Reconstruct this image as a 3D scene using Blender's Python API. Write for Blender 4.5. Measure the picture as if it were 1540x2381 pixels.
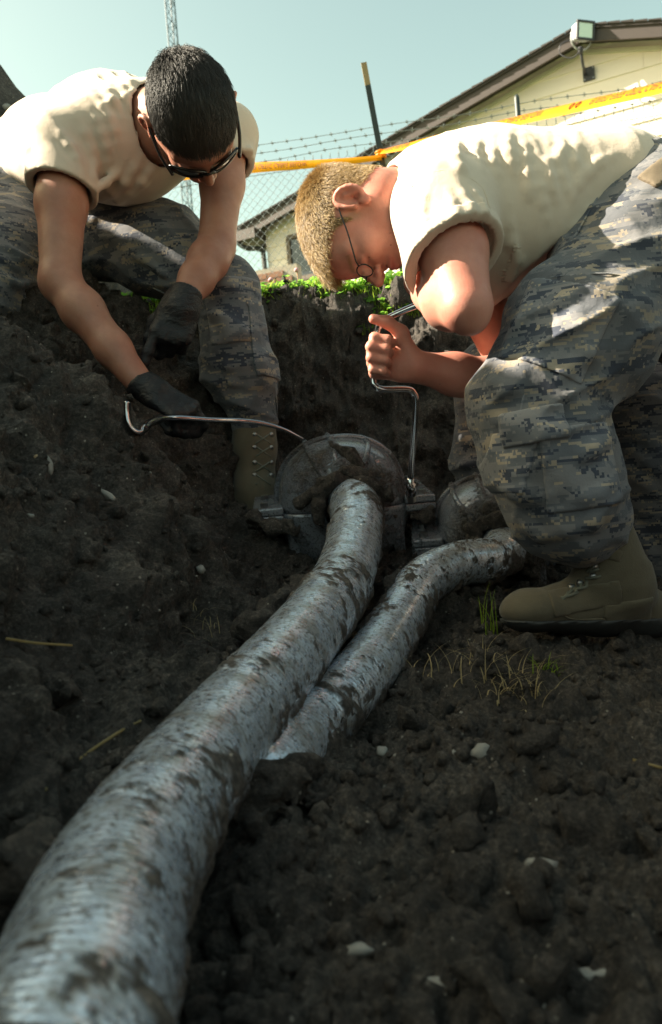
import bpy, bmesh, math, random
import numpy as np
from mathutils import Vector, Matrix
random.seed(7)
rng = np.random.default_rng(7)
R = math.radians
scn = bpy.context.scene
for o in list(bpy.data.objects): bpy.data.objects.remove(o)

# ---------------------------------------------------------------- camera
PITCH, ROLL, FPX, CX, CY = R(3.0), R(5.0), 1800.0, 770.0, 1190.5
CAM = np.array([0.0, 0.0, 0.36])
_f = np.array([0, math.cos(PITCH), -math.sin(PITCH)])
_r0 = np.array([1.0, 0, 0]); _u0 = np.array([0, math.sin(PITCH), math.cos(PITCH)])
_r = math.cos(ROLL)*_r0 - math.sin(ROLL)*_u0
_u = math.sin(ROLL)*_r0 + math.cos(ROLL)*_u0
def P(u, v, d):
    """world point seen at picture position (u, v) of a 1540-wide picture at depth d metres"""
    return CAM + d*(_f + (u-CX)/FPX*_r + (CY-v)/FPX*_u)
def V(x, y, z):
    """direction given as right, up, towards the viewer"""
    a = x*_r + y*_u - z*_f
    return a/np.linalg.norm(a)
def proj(p):
    q = np.asarray(p)-CAM; d = q@_f
    return CX+FPX*(q@_r)/d, CY-FPX*(q@_u)/d, d
cam = bpy.data.cameras.new('camera'); camo = bpy.data.objects.new('camera', cam)
scn.collection.objects.link(camo); scn.camera = camo
m = Matrix.Identity(4)
for i, ax in enumerate((_r, _u, -_f)):
    for j in range(3): m[j][i] = ax[j]
for j in range(3): m[j][3] = CAM[j]
camo.matrix_world = m
cam.sensor_fit = 'HORIZONTAL'; cam.sensor_width = 24.0; cam.lens = 24.0*FPX/1540
cam.clip_start = 0.02; cam.clip_end = 2000
cam.dof.use_dof = True; cam.dof.focus_distance = 1.48; cam.dof.aperture_fstop = 6.3

# ---------------------------------------------------------------- light
SUN_AZ, SUN_EL = R(-86), R(36)          # azimuth from +Y (view) towards +X
sd = np.array([math.sin(SUN_AZ)*math.cos(SUN_EL), math.cos(SUN_AZ)*math.cos(SUN_EL), math.sin(SUN_EL)])
sun = bpy.data.lights.new('sun', 'SUN'); sun.energy = 5.0; sun.angle = R(0.53); sun.color = (1.0, 0.90, 0.72)
suno = bpy.data.objects.new('sun', sun); scn.collection.objects.link(suno)
suno.rotation_euler = Vector(sd).to_track_quat('Z', 'Y').to_euler(); suno.location = (-6, 4, 8)
w = bpy.data.worlds.new('World'); scn.world = w; w.use_nodes = True
nt = w.node_tree; bg = nt.nodes['Background']
sky = nt.nodes.new('ShaderNodeTexSky'); sky.sky_type = 'NISHITA'; sky.sun_disc = False
sky.sun_elevation = SUN_EL; sky.sun_rotation = SUN_AZ
sky.air_density = 1.0; sky.dust_density = 2.0; sky.ozone_density = 0.6
tint = nt.nodes.new('ShaderNodeMixRGB'); tint.blend_type = 'MULTIPLY'; tint.inputs[0].default_value = 1.0
tint.inputs[2].default_value = (1.07, 1.0, 0.60, 1)
nt.links.new(sky.outputs[0], tint.inputs[1]); nt.links.new(tint.outputs[0], bg.inputs[0]); bg.inputs[1].default_value = 0.090
scn.view_settings.view_transform = 'Standard'; scn.view_settings.look = 'None'
scn.view_settings.exposure = 2.05; scn.view_settings.gamma = 1.0; scn.view_settings.use_curve_mapping = False
scn.cycles.max_bounces = 8; scn.cycles.transparent_max_bounces = 16
scn.cycles.use_denoising = True

# ---------------------------------------------------------------- noise
_T = rng.random((64, 64, 64)).astype(np.float32)*2-1
def noise(p, f=1.0, seed=0.0):
    q = np.asarray(p, np.float32)*np.float32(f) + np.float32(seed)*np.array([1.7, 3.1, 2.3], np.float32)
    i = np.floor(q).astype(np.int32); t = q-i; t = t*t*(3-2*t)
    i &= 63; j = (i+1) & 63
    x0, y0, z0 = i[..., 0], i[..., 1], i[..., 2]; x1, y1, z1 = j[..., 0], j[..., 1], j[..., 2]
    tx, ty, tz = t[..., 0], t[..., 1], t[..., 2]
    a = _T[x0, y0, z0]*(1-tx)+_T[x1, y0, z0]*tx; b = _T[x0, y1, z0]*(1-tx)+_T[x1, y1, z0]*tx
    c = _T[x0, y0, z1]*(1-tx)+_T[x1, y0, z1]*tx; d = _T[x0, y1, z1]*(1-tx)+_T[x1, y1, z1]*tx
    return (a*(1-ty)+b*ty)*(1-tz)+(c*(1-ty)+d*ty)*tz
def fbm(p, f=1.0, o=4, seed=0.0, gain=0.5):
    s = 0; a = 1.0
    for k in range(o): s = s+a*noise(p, f*2.03**k, seed+k*5.7); a *= gain
    return s
def sstep(a, b, x):
    t = np.clip((x-a)/(b-a), 0, 1); return t*t*(3-2*t)

# ---------------------------------------------------------------- objects
COL = scn.collection
def tag(o, label=None, cat=None, group=None, kind=None):
    for k, v in (('label', label), ('category', cat), ('group', group), ('kind', kind)):
        if v: o[k] = v
    return o
def thing(name, loc, label, cat, group=None):
    o = bpy.data.objects.new(name, None); COL.objects.link(o); o.location = Vector([float(x) for x in loc]); o.empty_display_size = .05
    return tag(o, label, cat, group)
def world_loc(o):
    v = Vector(o.location); q = o.parent
    while q: v += q.location; q = q.parent
    return np.array(v)
def mesh_obj(name, verts, faces, mat, parent=None, smooth=True, loc=None, attrs=None):
    """one mesh object out of world-space vertices"""
    verts = np.asarray(verts, float).reshape(-1, 3)
    base = world_loc(parent) if parent else (np.array(loc, float) if loc is not None else np.zeros(3))
    me = bpy.data.meshes.new(name)
    if isinstance(faces, np.ndarray):
        n, k = faces.shape
        me.vertices.add(len(verts)); me.vertices.foreach_set('co', (verts-base).astype(np.float32).ravel())
        me.loops.add(n*k); me.loops.foreach_set('vertex_index', faces.astype(np.int32).ravel())
        me.polygons.add(n); me.polygons.foreach_set('loop_start', np.arange(0, n*k, k, dtype=np.int32))
        me.update(calc_edges=True); me.validate()
    else:
        me.from_pydata((verts-base).tolist(), [], [list(f) for f in faces]); me.update()
    if smooth: me.polygons.foreach_set('use_smooth', np.ones(len(me.polygons), bool))
    for k, a in (attrs or {}).items():
        at = me.attributes.new(k, 'FLOAT', 'POINT'); at.data.foreach_set('value', np.asarray(a, np.float32))
    if mat: me.materials.append(mat)
    o = bpy.data.objects.new(name, me); COL.objects.link(o)
    if parent: o.parent = parent
    elif loc is not None: o.location = Vector([float(x) for x in loc])
    return o
class MB:
    """collects boxes, tubes and rings into one mesh"""
    def __init__(s): s.v = []; s.f = []
    def add(s, v, f):
        n = len(s.v); s.v += [np.asarray(x, float) for x in v]; s.f += [[n+i for i in q] for q in f]; return s
    def box(s, c, ax, h):
        c = np.asarray(c, float); ax = [np.asarray(a, float) for a in ax]
        v = [c+ax[0]*h[0]*i+ax[1]*h[1]*j+ax[2]*h[2]*k for i in (-1, 1) for j in (-1, 1) for k in (-1, 1)]
        return s.add(v, [(0, 1, 3, 2), (4, 6, 7, 5), (0, 4, 5, 1), (2, 3, 7, 6), (0, 2, 6, 4), (1, 5, 7, 3)])
    def tube(s, pts, r, n=8, cap=True, flat=None):
        pts = [np.asarray(p, float) for p in pts]; k = len(pts); rr = r if hasattr(r, '__len__') else [r]*k
        t0 = pts[1]-pts[0]; a = np.cross(t0, [0.13, 0.21, 0.97]); a /= np.linalg.norm(a); V_ = []
        for i in range(k):
            t = pts[min(i+1, k-1)]-pts[max(i-1, 0)]; t = t/(np.linalg.norm(t)+1e-12)
            a = a-t*(a@t); a /= np.linalg.norm(a)+1e-12; b = np.cross(t, a)
            for j in range(n):
                th = 2*math.pi*j/n; V_.append(pts[i]+rr[i]*(math.cos(th)*a+math.sin(th)*b))
        F = [(i*n+j, i*n+(j+1) % n, (i+1)*n+(j+1) % n, (i+1)*n+j) for i in range(k-1) for j in range(n)]
        if cap: F += [tuple(range(n))[::-1], tuple((k-1)*n+j for j in range(n))]
        return s.add(V_, F)
    def build(s, name, mat, parent=None, smooth=False, loc=None):
        o = mesh_obj(name, s.v, s.f, mat, parent, smooth, loc); return o
def spline(pts, n=8):
    """Catmull-Rom through the points"""
    p = [np.asarray(q, float) for q in pts]; p = [2*p[0]-p[1]]+p+[2*p[-1]-p[-2]]; out = []
    for i in range(1, len(p)-2):
        for k in range(n):
            t = k/n; a, b, c, d = p[i-1], p[i], p[i+1], p[i+2]
            out.append(.5*((2*b)+(c-a)*t+(2*a-5*b+4*c-d)*t*t+(3*b-a-3*c+d)*t**3))
    out.append(p[-2]); return out

# ---------------------------------------------------------------- materials
class NT:
    def __init__(s, name):
        s.m = bpy.data.materials.new(name); s.m.use_nodes = True; s.t = s.m.node_tree; s.b = s.t.nodes['Principled BSDF']
        s.out = s.t.nodes['Material Output']
    def n(s, typ, ins=None, **kw):
        q = s.t.nodes.new('ShaderNode'+typ)
        for k, v in kw.items(): setattr(q, k, v)
        for k, v in (ins or {}).items(): s.set(q.inputs[k], v)
        return q
    def set(s, sock, v):
        if isinstance(v, bpy.types.NodeSocket): s.t.links.new(v, sock)
        elif isinstance(v, bpy.types.Node): s.t.links.new(v.outputs[0], sock)
        else:
            if hasattr(v, '__len__') and len(v) == 3 and sock.type == 'RGBA': v = (*v, 1)
            sock.default_value = v
    def p(s, **kw):
        for k, v in kw.items():
            s.set(s.b.inputs[{'color': 'Base Color', 'rough': 'Roughness', 'metal': 'Metallic', 'spec': 'Specular IOR Level', 'normal': 'Normal', 'alpha': 'Alpha', 'sss': 'Subsurface Weight', 'trans': 'Transmission Weight', 'sheen': 'Sheen Weight', 'coat': 'Coat Weight'}.get(k, k)], v)
        return s
    def obj(s): return s.n('TexCoord').outputs['Object']
    def geo(s): return s.n('NewGeometry').outputs['Position']
    def mapp(s, vec, scale=(1, 1, 1), rot=(0, 0, 0)): return s.n('Mapping', {'Vector': vec, 'Scale': scale, 'Rotation': rot}).outputs[0]
    def noise(s, vec, sc, det=4, rough=.55, dist=0): return s.n('TexNoise', {'Vector': vec, 'Scale': sc, 'Detail': det, 'Roughness': rough, 'Distortion': dist}).outputs[0]
    def ramp(s, fac, stops, interp='LINEAR'):
        q = s.n('ValToRGB', {'Fac': fac}); cr = q.color_ramp; cr.interpolation = interp
        while len(cr.elements) < len(stops): cr.elements.new(0.5)
        for e, (pos, c) in zip(cr.elements, stops):
            e.position = pos; e.color = (*c, 1) if hasattr(c, '__len__') else (c, c, c, 1)
        return q.outputs[0]
    def mix(s, fac, a, b, mode='MIX'): return s.n('MixRGB', {'Fac': fac, 'Color1': a, 'Color2': b}, blend_type=mode).outputs[0]
    def math(s, op, a, b=0.0): return s.n('Math', {0: a, 1: b}, operation=op).outputs[0]
    def bump(s, h, st=.5, dist=.01, nrm=None):
        q = s.n('Bump', {'Height': h, 'Strength': st, 'Distance': dist})
        if nrm is not None: s.set(q.inputs['Normal'], nrm)
        return q.outputs[0]
    def attr(s, name): return s.n('Attribute', attribute_name=name).outputs['Fac']
def plain(name, col, rough=.6, metal=0., var=.12, sc=25, bump=0.0, spec=.5):
    t = NT(name); c = t.obj(); nz = t.noise(c, sc)
    t.p(color=t.mix(nz, tuple(x*(1-var) for x in col), tuple(min(1, x*(1+var)) for x in col)), rough=rough, metal=metal, spec=spec)
    if bump: t.p(normal=t.bump(t.noise(c, sc*6), bump, .002))
    return t.m

def soil_nodes(t, c):
    a = t.noise(c, 7, 5); b = t.noise(c, 60, 8, .7)
    col = t.ramp(a, [(.3, (.036, .029, .024)), (.5, (.064, .052, .043)), (.72, (.112, .094, .078))])
    col = t.mix(.75, col, t.ramp(b, [(.28, .25), (.5, 1.0), (.75, 2.3)]), 'MULTIPLY')
    g2 = t.noise(c, 190, 6, .75); col = t.mix(.8, col, t.ramp(g2, [(.33, .30), (.5, .95), (.68, 2.6)]), 'MULTIPLY')
    vo = t.n('TexVoronoi', {'Vector': c, 'Scale': 75.0, 'Randomness': 1.0})
    spk = t.ramp(vo.outputs['Distance'], [(.10, 1.0), (.16, 0.0)])
    sel = t.ramp(t.n('SeparateColor', {0: vo.outputs['Color']}).outputs[0], [(.80, 0.0), (.82, 1.0)])
    spk = t.math('MULTIPLY', spk, sel)
    col = t.mix(spk, col, (.34, .30, .25))
    h = t.math('ADD', t.math('MULTIPLY', t.noise(c, 35, 8, .75), 1.0), t.math('ADD', t.math('MULTIPLY', b, .5), t.math('MULTIPLY', g2, .30)))
    return col, h
def mk_soil():
    t = NT('soil'); c = t.geo(); col, h = soil_nodes(t, c)
    t.p(color=col, rough=.74, spec=.42, normal=t.bump(h, 1.0, .022)); return t.m
SOIL = mk_soil()
def mk_ground():
    t = NT('ground_soil'); c = t.geo(); col, h = soil_nodes(t, c)
    lawn = t.attr('lawn'); g = t.noise(c, 40, 4)
    col = t.mix(lawn, col, t.mix(g, (.05, .09, .015), (.11, .15, .03)))
    t.p(color=col, rough=.74, spec=.42, normal=t.bump(h, 1.0, .022)); return t.m
GROUND = mk_ground()

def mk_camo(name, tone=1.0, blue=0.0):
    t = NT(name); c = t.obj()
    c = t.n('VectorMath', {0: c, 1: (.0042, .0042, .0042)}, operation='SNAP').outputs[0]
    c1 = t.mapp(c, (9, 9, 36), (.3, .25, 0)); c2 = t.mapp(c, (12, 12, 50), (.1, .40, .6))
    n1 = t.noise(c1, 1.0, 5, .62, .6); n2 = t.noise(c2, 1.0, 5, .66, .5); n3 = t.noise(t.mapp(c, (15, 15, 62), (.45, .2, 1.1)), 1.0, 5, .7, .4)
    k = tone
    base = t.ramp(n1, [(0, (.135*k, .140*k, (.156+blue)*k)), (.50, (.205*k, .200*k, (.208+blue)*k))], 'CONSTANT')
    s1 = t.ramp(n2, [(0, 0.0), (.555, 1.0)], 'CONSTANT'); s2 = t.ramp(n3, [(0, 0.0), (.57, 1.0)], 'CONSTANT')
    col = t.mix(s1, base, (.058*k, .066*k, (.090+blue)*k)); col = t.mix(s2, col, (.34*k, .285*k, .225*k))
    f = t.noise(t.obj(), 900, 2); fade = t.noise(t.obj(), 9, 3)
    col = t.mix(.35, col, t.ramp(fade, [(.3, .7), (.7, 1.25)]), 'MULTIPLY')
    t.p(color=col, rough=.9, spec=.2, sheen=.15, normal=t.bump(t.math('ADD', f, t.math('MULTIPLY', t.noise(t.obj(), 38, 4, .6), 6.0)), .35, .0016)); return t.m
CAMO = mk_camo('camouflage_cloth', .72); CAMO_SHADED = mk_camo('camouflage_cloth_shaded', .6)  # second cloth is darker: deep shade put into the third person's trouser colour
def mk_shirt():
    t = NT('tan_shirt_cloth'); c = t.obj(); n = t.noise(c, 8, 3)
    t.p(color=t.mix(n, (.53, .44, .355), (.60, .50, .405)), rough=.92, spec=.15, sheen=.2, normal=t.bump(t.math('ADD', t.noise(c, 800, 2), t.math('MULTIPLY', t.noise(c, 26, 4, .6), 5.0)), .3, .0016)); return t.m
SHIRT = mk_shirt()
def mk_skin(name, a, b, hairc):
    t = NT(name); c = t.obj(); n = t.noise(c, 22, 6, .6)
    col = t.mix(t.ramp(n, [(.35, 0.), (.65, 1.)]), a, b); col = t.mix(t.ramp(t.noise(c, 9, 4), [(.45, 0.), (.7, .45)]), col, (a[0]*1.02, a[1]*.70, a[2]*.62))
    fr = t.n('TexVoronoi', {'Vector': c, 'Scale': 48.0}); fk = t.math('MULTIPLY', t.ramp(fr.outputs['Distance'], [(.06, .7), (.13, 0.)]), t.ramp(t.n('SeparateColor', {0: fr.outputs['Color']}).outputs[0], [(.82, 0.), (.85, 1.)]))
    col = t.mix(fk, col, (a[0]*.45, a[1]*.35, a[2]*.35))
    col = t.mix(t.attr('lip'), col, (a[0]*.95, a[1]*.55, a[2]*.6)); col = t.mix(t.attr('scalp'), col, hairc)
    t.p(color=col, rough=t.ramp(t.noise(c, 60), [(.3, .42), (.7, .62)]), spec=.45, sss=.25, normal=t.bump(t.math('ADD', t.noise(c, 420, 3), t.math('MULTIPLY', t.noise(c, 110, 3), .8)), .25, .0012))
    t.b.inputs['Subsurface Radius'].default_value = (1.0, .25, .12); t.b.inputs['Subsurface Scale'].default_value = .012
    return t.m
SKIN_A = mk_skin('tanned_skin', (.30, .135, .090), (.38, .180, .120), (.02, .015, .012))
SKIN_B = mk_skin('fair_skin', (.48, .20, .145), (.58, .27, .20), (.20, .12, .05))
def mk_boot():
    t = NT('sage_suede'); c = t.obj(); n = t.noise(c, 30, 6, .65)
    t.p(color=t.mix(n, (.082, .068, .045), (.145, .120, .082)), rough=.88, spec=.2, sheen=.15, normal=t.bump(t.math('ADD', t.noise(c, 500, 3), t.math('MULTIPLY', n, 3.)), .4, .0015)); return t.m
BOOT = mk_boot()
SOLE = plain('boot_rubber', (.035, .036, .036), .6, bump=.3)
def mk_glove():
    t = NT('black_nitrile'); c = t.obj()
    t.p(color=(.008, .008, .010), rough=t.ramp(t.noise(c, 30, 5), [(.3, .32), (.7, .6)]), spec=.35, normal=t.bump(t.noise(t.mapp(c, (1, 1, 1.6)), 55, 5, .6, 1.2), .7, .006)); return t.m
GLOVE = mk_glove()
# ---------------------------------------------------------------- implicit surfaces -> meshes (bodies, clothes, gloves, boots)
f32 = np.float32
def unit(a): a = np.asarray(a, float); return a/(np.linalg.norm(a)+1e-12)
class S:
    def __init__(s): s.items = []; s.post = []; s.lo = []; s.hi = []
    def _add(s, fn, op, k, pts, r):
        s.items.append((fn, op, k))
        if op == 'u':
            for p in pts: s.lo.append(np.asarray(p)-r); s.hi.append(np.asarray(p)+r)
        return s
    def cone(s, a, b, ra, rb, k=.012, op='u'):
        a_ = np.asarray(a, f32); ab = np.asarray(b, f32)-a_; l2 = f32(ab@ab+1e-9)
        def fn(p):
            q = p-a_; t = np.clip((q@ab)/l2, 0, 1); q = q-t[:, None]*ab
            return np.sqrt(np.einsum('ij,ij->i', q, q))-(ra+(rb-ra)*t)
        return s._add(fn, op, k, [a, b], max(ra, rb))
    def chain(s, pts, rs, k=.012, op='u'):
        for i in range(len(pts)-1): s.cone(pts[i], pts[i+1], rs[i], rs[i+1], k, op)
        return s
    def ecap(s, a, b, wv, ea, eb, k=.03, op='u'):
        """tapered capsule of elliptical section: ea, eb = (half width along wv, half thickness)"""
        a_ = np.asarray(a, float); b_ = np.asarray(b, float); ax = b_-a_; L = np.linalg.norm(ax); ax = ax/(L+1e-9)
        wv = unit(np.asarray(wv, float)-ax*(np.asarray(wv, float)@ax)); nv = np.cross(ax, wv)
        M_ = np.stack([ax, wv, nv], 1).astype(f32); a_ = a_.astype(f32)
        def fn(p):
            q = (p-a_)@M_; t = np.clip(q[:, 0]/L, 0, 1)
            rw = ea[0]+(eb[0]-ea[0])*t; rn = ea[1]+(eb[1]-ea[1])*t; rm = np.minimum(rw, rn)
            h = q[:, 0]-t*L
            k0 = np.sqrt((q[:, 1]/rw)**2+(q[:, 2]/rn)**2+(h/rm)**2)
            k1 = np.sqrt((q[:, 1]/rw**2)**2+(q[:, 2]/rn**2)**2+(h/rm**2)**2)+1e-6
            return k0*(k0-1)/k1
        return s._add(fn, op, k, [a, b], max(ea+eb))
    def ell(s, c, axes, r, k=.02, op='u'):
        M_ = np.stack([unit(x) for x in axes], 1).astype(f32); c_ = np.asarray(c, f32); r_ = np.asarray(r, f32)
        def fn(p):
            q = (p-c_)@M_; k0 = np.sqrt(((q/r_)**2).sum(1)); k1 = np.sqrt(((q/r_**2)**2).sum(1))+1e-6
            return k0*(k0-1)/k1
        return s._add(fn, op, k, [c], max(r))
    def box(s, c, axes, h, rd=.004, k=.004, op='u'):
        M_ = np.stack([unit(x) for x in axes], 1).astype(f32); c_ = np.asarray(c, f32); h_ = np.asarray(h, f32)-rd
        def fn(p):
            q = np.abs((p-c_)@M_)-h_
            return np.sqrt((np.maximum(q, 0)**2).sum(1))+np.minimum(q.max(1), 0)-rd
        return s._add(fn, op, k, [c], float(np.linalg.norm(h)))
    def plane(s, c, n, k=.004):
        """keep the side the normal points away from"""
        c_ = np.asarray(c, f32); n_ = unit(n).astype(f32)
        return s._add(lambda p: (p-c_)@n_, 'i', k, [], 0)
    def cull(s, c, r):
        ds = [fn(c) for fn, op, k in s.items]; du = min([d[0] for d, it in zip(ds, s.items) if it[1] == 'u'] or [1e9])
        act = []
        for d, it in zip(ds, s.items):
            if it[1] == 'u':
                if d[0] < du+2.05*r+.008+it[2]: act.append(it)
            elif it[1] == 's':
                if d[0] < r+.03+it[2]: act.append(it)
            else: act.append(it)
        return act
    def __call__(s, p, items=None):
        d = np.full(len(p), 9.0, f32)
        for fn, op, k in (s.items if items is None else items):
            e = fn(p)
            if op == 'u':
                h = np.maximum(k-np.abs(d-e), 0)/k; d = np.minimum(d, e)-h*h*k*.25
            else:
                if op == 's': e = -e
                h = np.maximum(k-np.abs(d-e), 0)/k; d = np.maximum(d, e)+h*h*k*.25
        for fn in s.post: d = fn(p, d)
        return d
    def bounds(s): return np.min(s.lo, 0)-.03, np.max(s.hi, 0)+.03
class Patch:
    """the skin of another shape, raised by off and cut to a region"""
    def __init__(s, base, off, region): s.base = base; s.off = off; s.reg = region
    def cull(s, c, r): return s.base.cull(c, r)
    def __call__(s, p, items=None): return np.maximum(s.base(p, items)-s.off, s.reg(p))
    def bounds(s): return s.reg.bounds()
def nets(f, h, lo=None, hi=None):
    """surface nets on a sparse set of blocks"""
    if lo is None: lo, hi = f.bounds()
    lo = np.asarray(lo, float); B = 16; bs = B*h; nb = np.ceil((np.asarray(hi)-lo)/bs).astype(int)
    g = np.stack(np.meshgrid(*[np.arange(n) for n in nb], indexing='ij'), -1).reshape(-1, 3)
    cc = (lo+(g+.5)*bs).astype(f32); hd = bs*.867
    act = g[np.abs(f(cc)) < hd*1.15+.012]
    ii = np.stack(np.meshgrid(*[np.arange(B+1)]*3, indexing='ij'), -1).reshape(-1, 3)
    offs = (ii*h).astype(f32); K, VV, E = [], [], []
    key = lambda q: (q[..., 0].astype(np.int64)*4096+q[..., 1])*4096+q[..., 2]
    corners = [(a, b, c) for a in (0, 1) for b in (0, 1) for c in (0, 1)]
    edges = [(i, j) for i in range(8) for j in range(8) if i < j and sum(abs(corners[i][k]-corners[j][k]) for k in range(3)) == 1]
    for b in act:
        o = lo+b*bs
        items = f.cull((o+bs*.5)[None].astype(f32), hd)
        d = f((o+offs).astype(f32), items).reshape(B+1, B+1, B+1)
        neg = d < 0
        if neg.all() or not neg.any(): continue
        c8 = np.stack([neg[a:B+a, bb:B+bb, c:B+c] for a, bb, c in corners], -1); s8 = c8.sum(-1)
        cell = np.argwhere((s8 > 0) & (s8 < 8))
        if not len(cell): continue
        dv = np.stack([d[cell[:, 0]+a, cell[:, 1]+bb, cell[:, 2]+c] for a, bb, c in corners], -1)
        acc = np.zeros((len(cell), 3)); cnt = np.zeros(len(cell))
        for i, j in edges:
            cr = (dv[:, i] < 0) != (dv[:, j] < 0); t = np.where(cr, dv[:, i]/(dv[:, i]-dv[:, j]+1e-12), 0)
            pi, pj = np.array(corners[i]), np.array(corners[j])
            acc += np.where(cr[:, None], pi+(pj-pi)*t[:, None], 0); cnt += cr
        K.append(key(cell+b*B+1)); VV.append(o+(cell+acc/cnt[:, None])*h)
        for ax in range(3):
            sh = [slice(0, B)]*3; s2 = list(sh); s2[ax] = slice(1, B+1)
            n0 = neg[tuple(sh)]; n1 = neg[tuple(s2)]; e = np.argwhere(n0 != n1)
            if len(e): E.append((ax, e+b*B+1, n0[e[:, 0], e[:, 1], e[:, 2]]))
    K = np.concatenate(K); VV = np.concatenate(VV); od = np.argsort(K); K = K[od]; VV = VV[od]; F = []
    for ax, e, n0 in E:
        a1, a2 = (ax+1) % 3, (ax+2) % 3; q = []
        for s1, s2 in ((0, 0), (1, 0), (1, 1), (0, 1)):
            c = e.copy(); c[:, a1] -= s1; c[:, a2] -= s2; q.append(key(c))
        q = np.stack(q, 1); ix = np.searchsorted(K, q); ix = np.minimum(ix, len(K)-1); ok = (K[ix] == q).all(1)
        ix = ix[ok]; fl = n0[ok]; ix[~fl] = ix[~fl][:, ::-1]; F.append(ix)
    return VV, np.concatenate(F)
def sdf_obj(name, f, h, mat, parent, attrs=None, lo=None, hi=None):
    v, q = nets(f, h, lo, hi)
    return mesh_obj(name, v, q, mat, parent, True, attrs=attrs(v) if attrs else None)
def hit(f, u, v, d0, d1, n=240):
    ds = np.linspace(d0, d1, n); pts = np.stack([P(u, v, d) for d in ds]).astype(f32); e = f(pts)
    i = np.argmax(e < 0)
    return pts[i].astype(float) if e[i] < 0 else None
def folds(f, lines, d0, d1, r=.012, sink=.45, k=.014, op='u'):
    """creases that follow the surface of f; lines of (u, v) picture points"""
    todo = []
    for ln in lines:
        ps = [hit(f, u, v, d0, d1) for u, v in ln]; ps = [p for p in ps if p is not None]
        if len(ps) >= 2: todo.append(ps)
    for ps in todo:
        ps = spline(ps, 2); n = len(ps); w_ = [math.sin(math.pi*(i+.3)/(n-.4)) for i in range(n)]
        ps = [p+_f*r*(sink+.55*(1-a)) for p, a in zip(ps, w_)]
        rs = [r*(.45+.55*a) for a in w_]
        f.chain(ps, rs, k, op)
def wrinkle(axis, fa, fo, amp, seed=0, center=None, rad=None):
    axis = unit(axis); b = unit(np.cross(axis, [.3, .2, .9])); c = np.cross(axis, b)
    M_ = np.stack([axis*fa, b*fo, c*fo], 1).astype(f32)
    def fn(p, d):
        near = np.abs(d) < .05
        if not near.any(): return d
        q = p[near]; w = np.abs(noise(q@M_, 1, seed)); w = (1-w)**3*1.6-.8+.5*noise(q@M_, 2.1, seed+9)
        w = w*amp
        if center is not None: w = w*np.exp(-((q-center.astype(f32))**2).sum(1)/rad**2)
        d = d.copy(); d[near] -= w; return d
    return fn

def head(sk, H, F, U, sc=(1, 1, 1)):
    F = unit(F); U = unit(U-F*(U@F)); L = np.cross(U, F)
    W = lambda x, y, z: H+F*x*sc[0]+L*y*sc[1]+U*z*sc[2]
    A = (F, L, U)
    sk.ell(W(-.012, 0, .037), A, (.098*sc[0], .076*sc[1], .094*sc[2]), .02)
    sk.ell(W(.028, 0, .045), A, (.066, .065, .058*sc[2]), .03)
    sk.ell(W(.034, 0, -.032), A, (.058, .058, .074*sc[2]), .03)
    for s in (-1, 1):
        sk.cone(W(-.005, s*.05, -.05), W(.066, s*.014, -.096), .021, .016, .025)
        sk.ell(W(.060, s*.040, -.018), A, (.025, .021, .02), .02)
        sk.cone(W(.078, s*.012, .024), W(.066, s*.048, .022), .0125, .011, .014)
        sk.ell(W(.101, s*.033, .000), A, (.017, .017, .012), .012, 's')
        sk.ell(W(.0765, s*.033, .001), A, (.0145, .0165, .0125), .004)
        sk.cone(W(.0895, s*.020, -.001), W(.084, s*.047, -.003), .0028, .0025, .004)
        sk.ell(W(.103, s*.0125, -.027), A, (.011, .0075, .0075), .006)
        sk.ell(W(.109, s*.007, -.036), A, (.006, .0035, .005), .003, 's')
        # ear
        E = lambda a, rx, rz, o: W(-.012+rx*math.cos(a), s*(.0775+o), .002+rz*math.sin(a))
        hel = [E(R(t), .0160, .029, .003+.010*max(0, -math.cos(R(t)))) for t in range(-20, 275, 22)]
        sk.chain(hel, [.0042]*len(hel), .004)
        sk.ell(W(-.011, s*.0775, .0), (F-.45*s*L*0-L*s*-.35, L*s+F*.35, U), (.0150, .0035, .026), .006)
        sk.ell(W(-.006, s*.0815, -.004), A, (.0085, .006, .012), .004, 's')
        sk.ell(W(-.002, s*.079, -.031), A, (.0085, .0045, .010), .006)
        sk.cone(W(-.016, s*.083, .014), W(-.019, s*.085, -.012), .0035, .0035, .005)
        sk.ell(W(.006, s*.077, -.006), A, (.004, .004, .006), .003)
    sk.chain([W(.089, 0, .018), W(.100, 0, -.002), W(.1165, 0, -.0215)], [.0075, .0085, .0108], .010)
    for s in (-1, 1):
        sk.cone(W(.0955, s*.004, -.0545), W(.082, s*.023, -.0575), .0058, .0035, .005)
        sk.cone(W(.0945, 0, -.0645), W(.082, s*.021, -.060), .0065, .0035, .006)
        sk.cone(W(.1035, 0, -.0592), W(.088, s*.025, -.0592), .0022, .002, .003, 's')
    sk.cone(W(.078, -.010, -.096), W(.078, .010, -.096), .0185, .0185, .015)
    return W, (F, L, U)
def head_local(p, H, A, sc): q = (p-H)@np.stack(A, 1); return q/np.array(sc)
def scalp_mask(l, soft=.006):
    x, y, z = l[:, 0], np.abs(l[:, 1]), l[:, 2]
    xs = [-.12, -.085, -.05, -.028, -.012, .010, .022, .034, .046, .062, .085, .12]
    zs = [-.055, -.055, -.035, -.010, .034, .034, .000, .048, .058, .066, .082, .086]
    zl = np.interp(x, xs, zs); zl = zl-.012*sstep(.0, .05, x)*sstep(.045, .0, y)*0
    m = sstep(-soft, soft, z-zl); ear = (np.abs(x+.010) < .027) & (y > .0735) & (z < .040)
    return m*(~ear)
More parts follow.
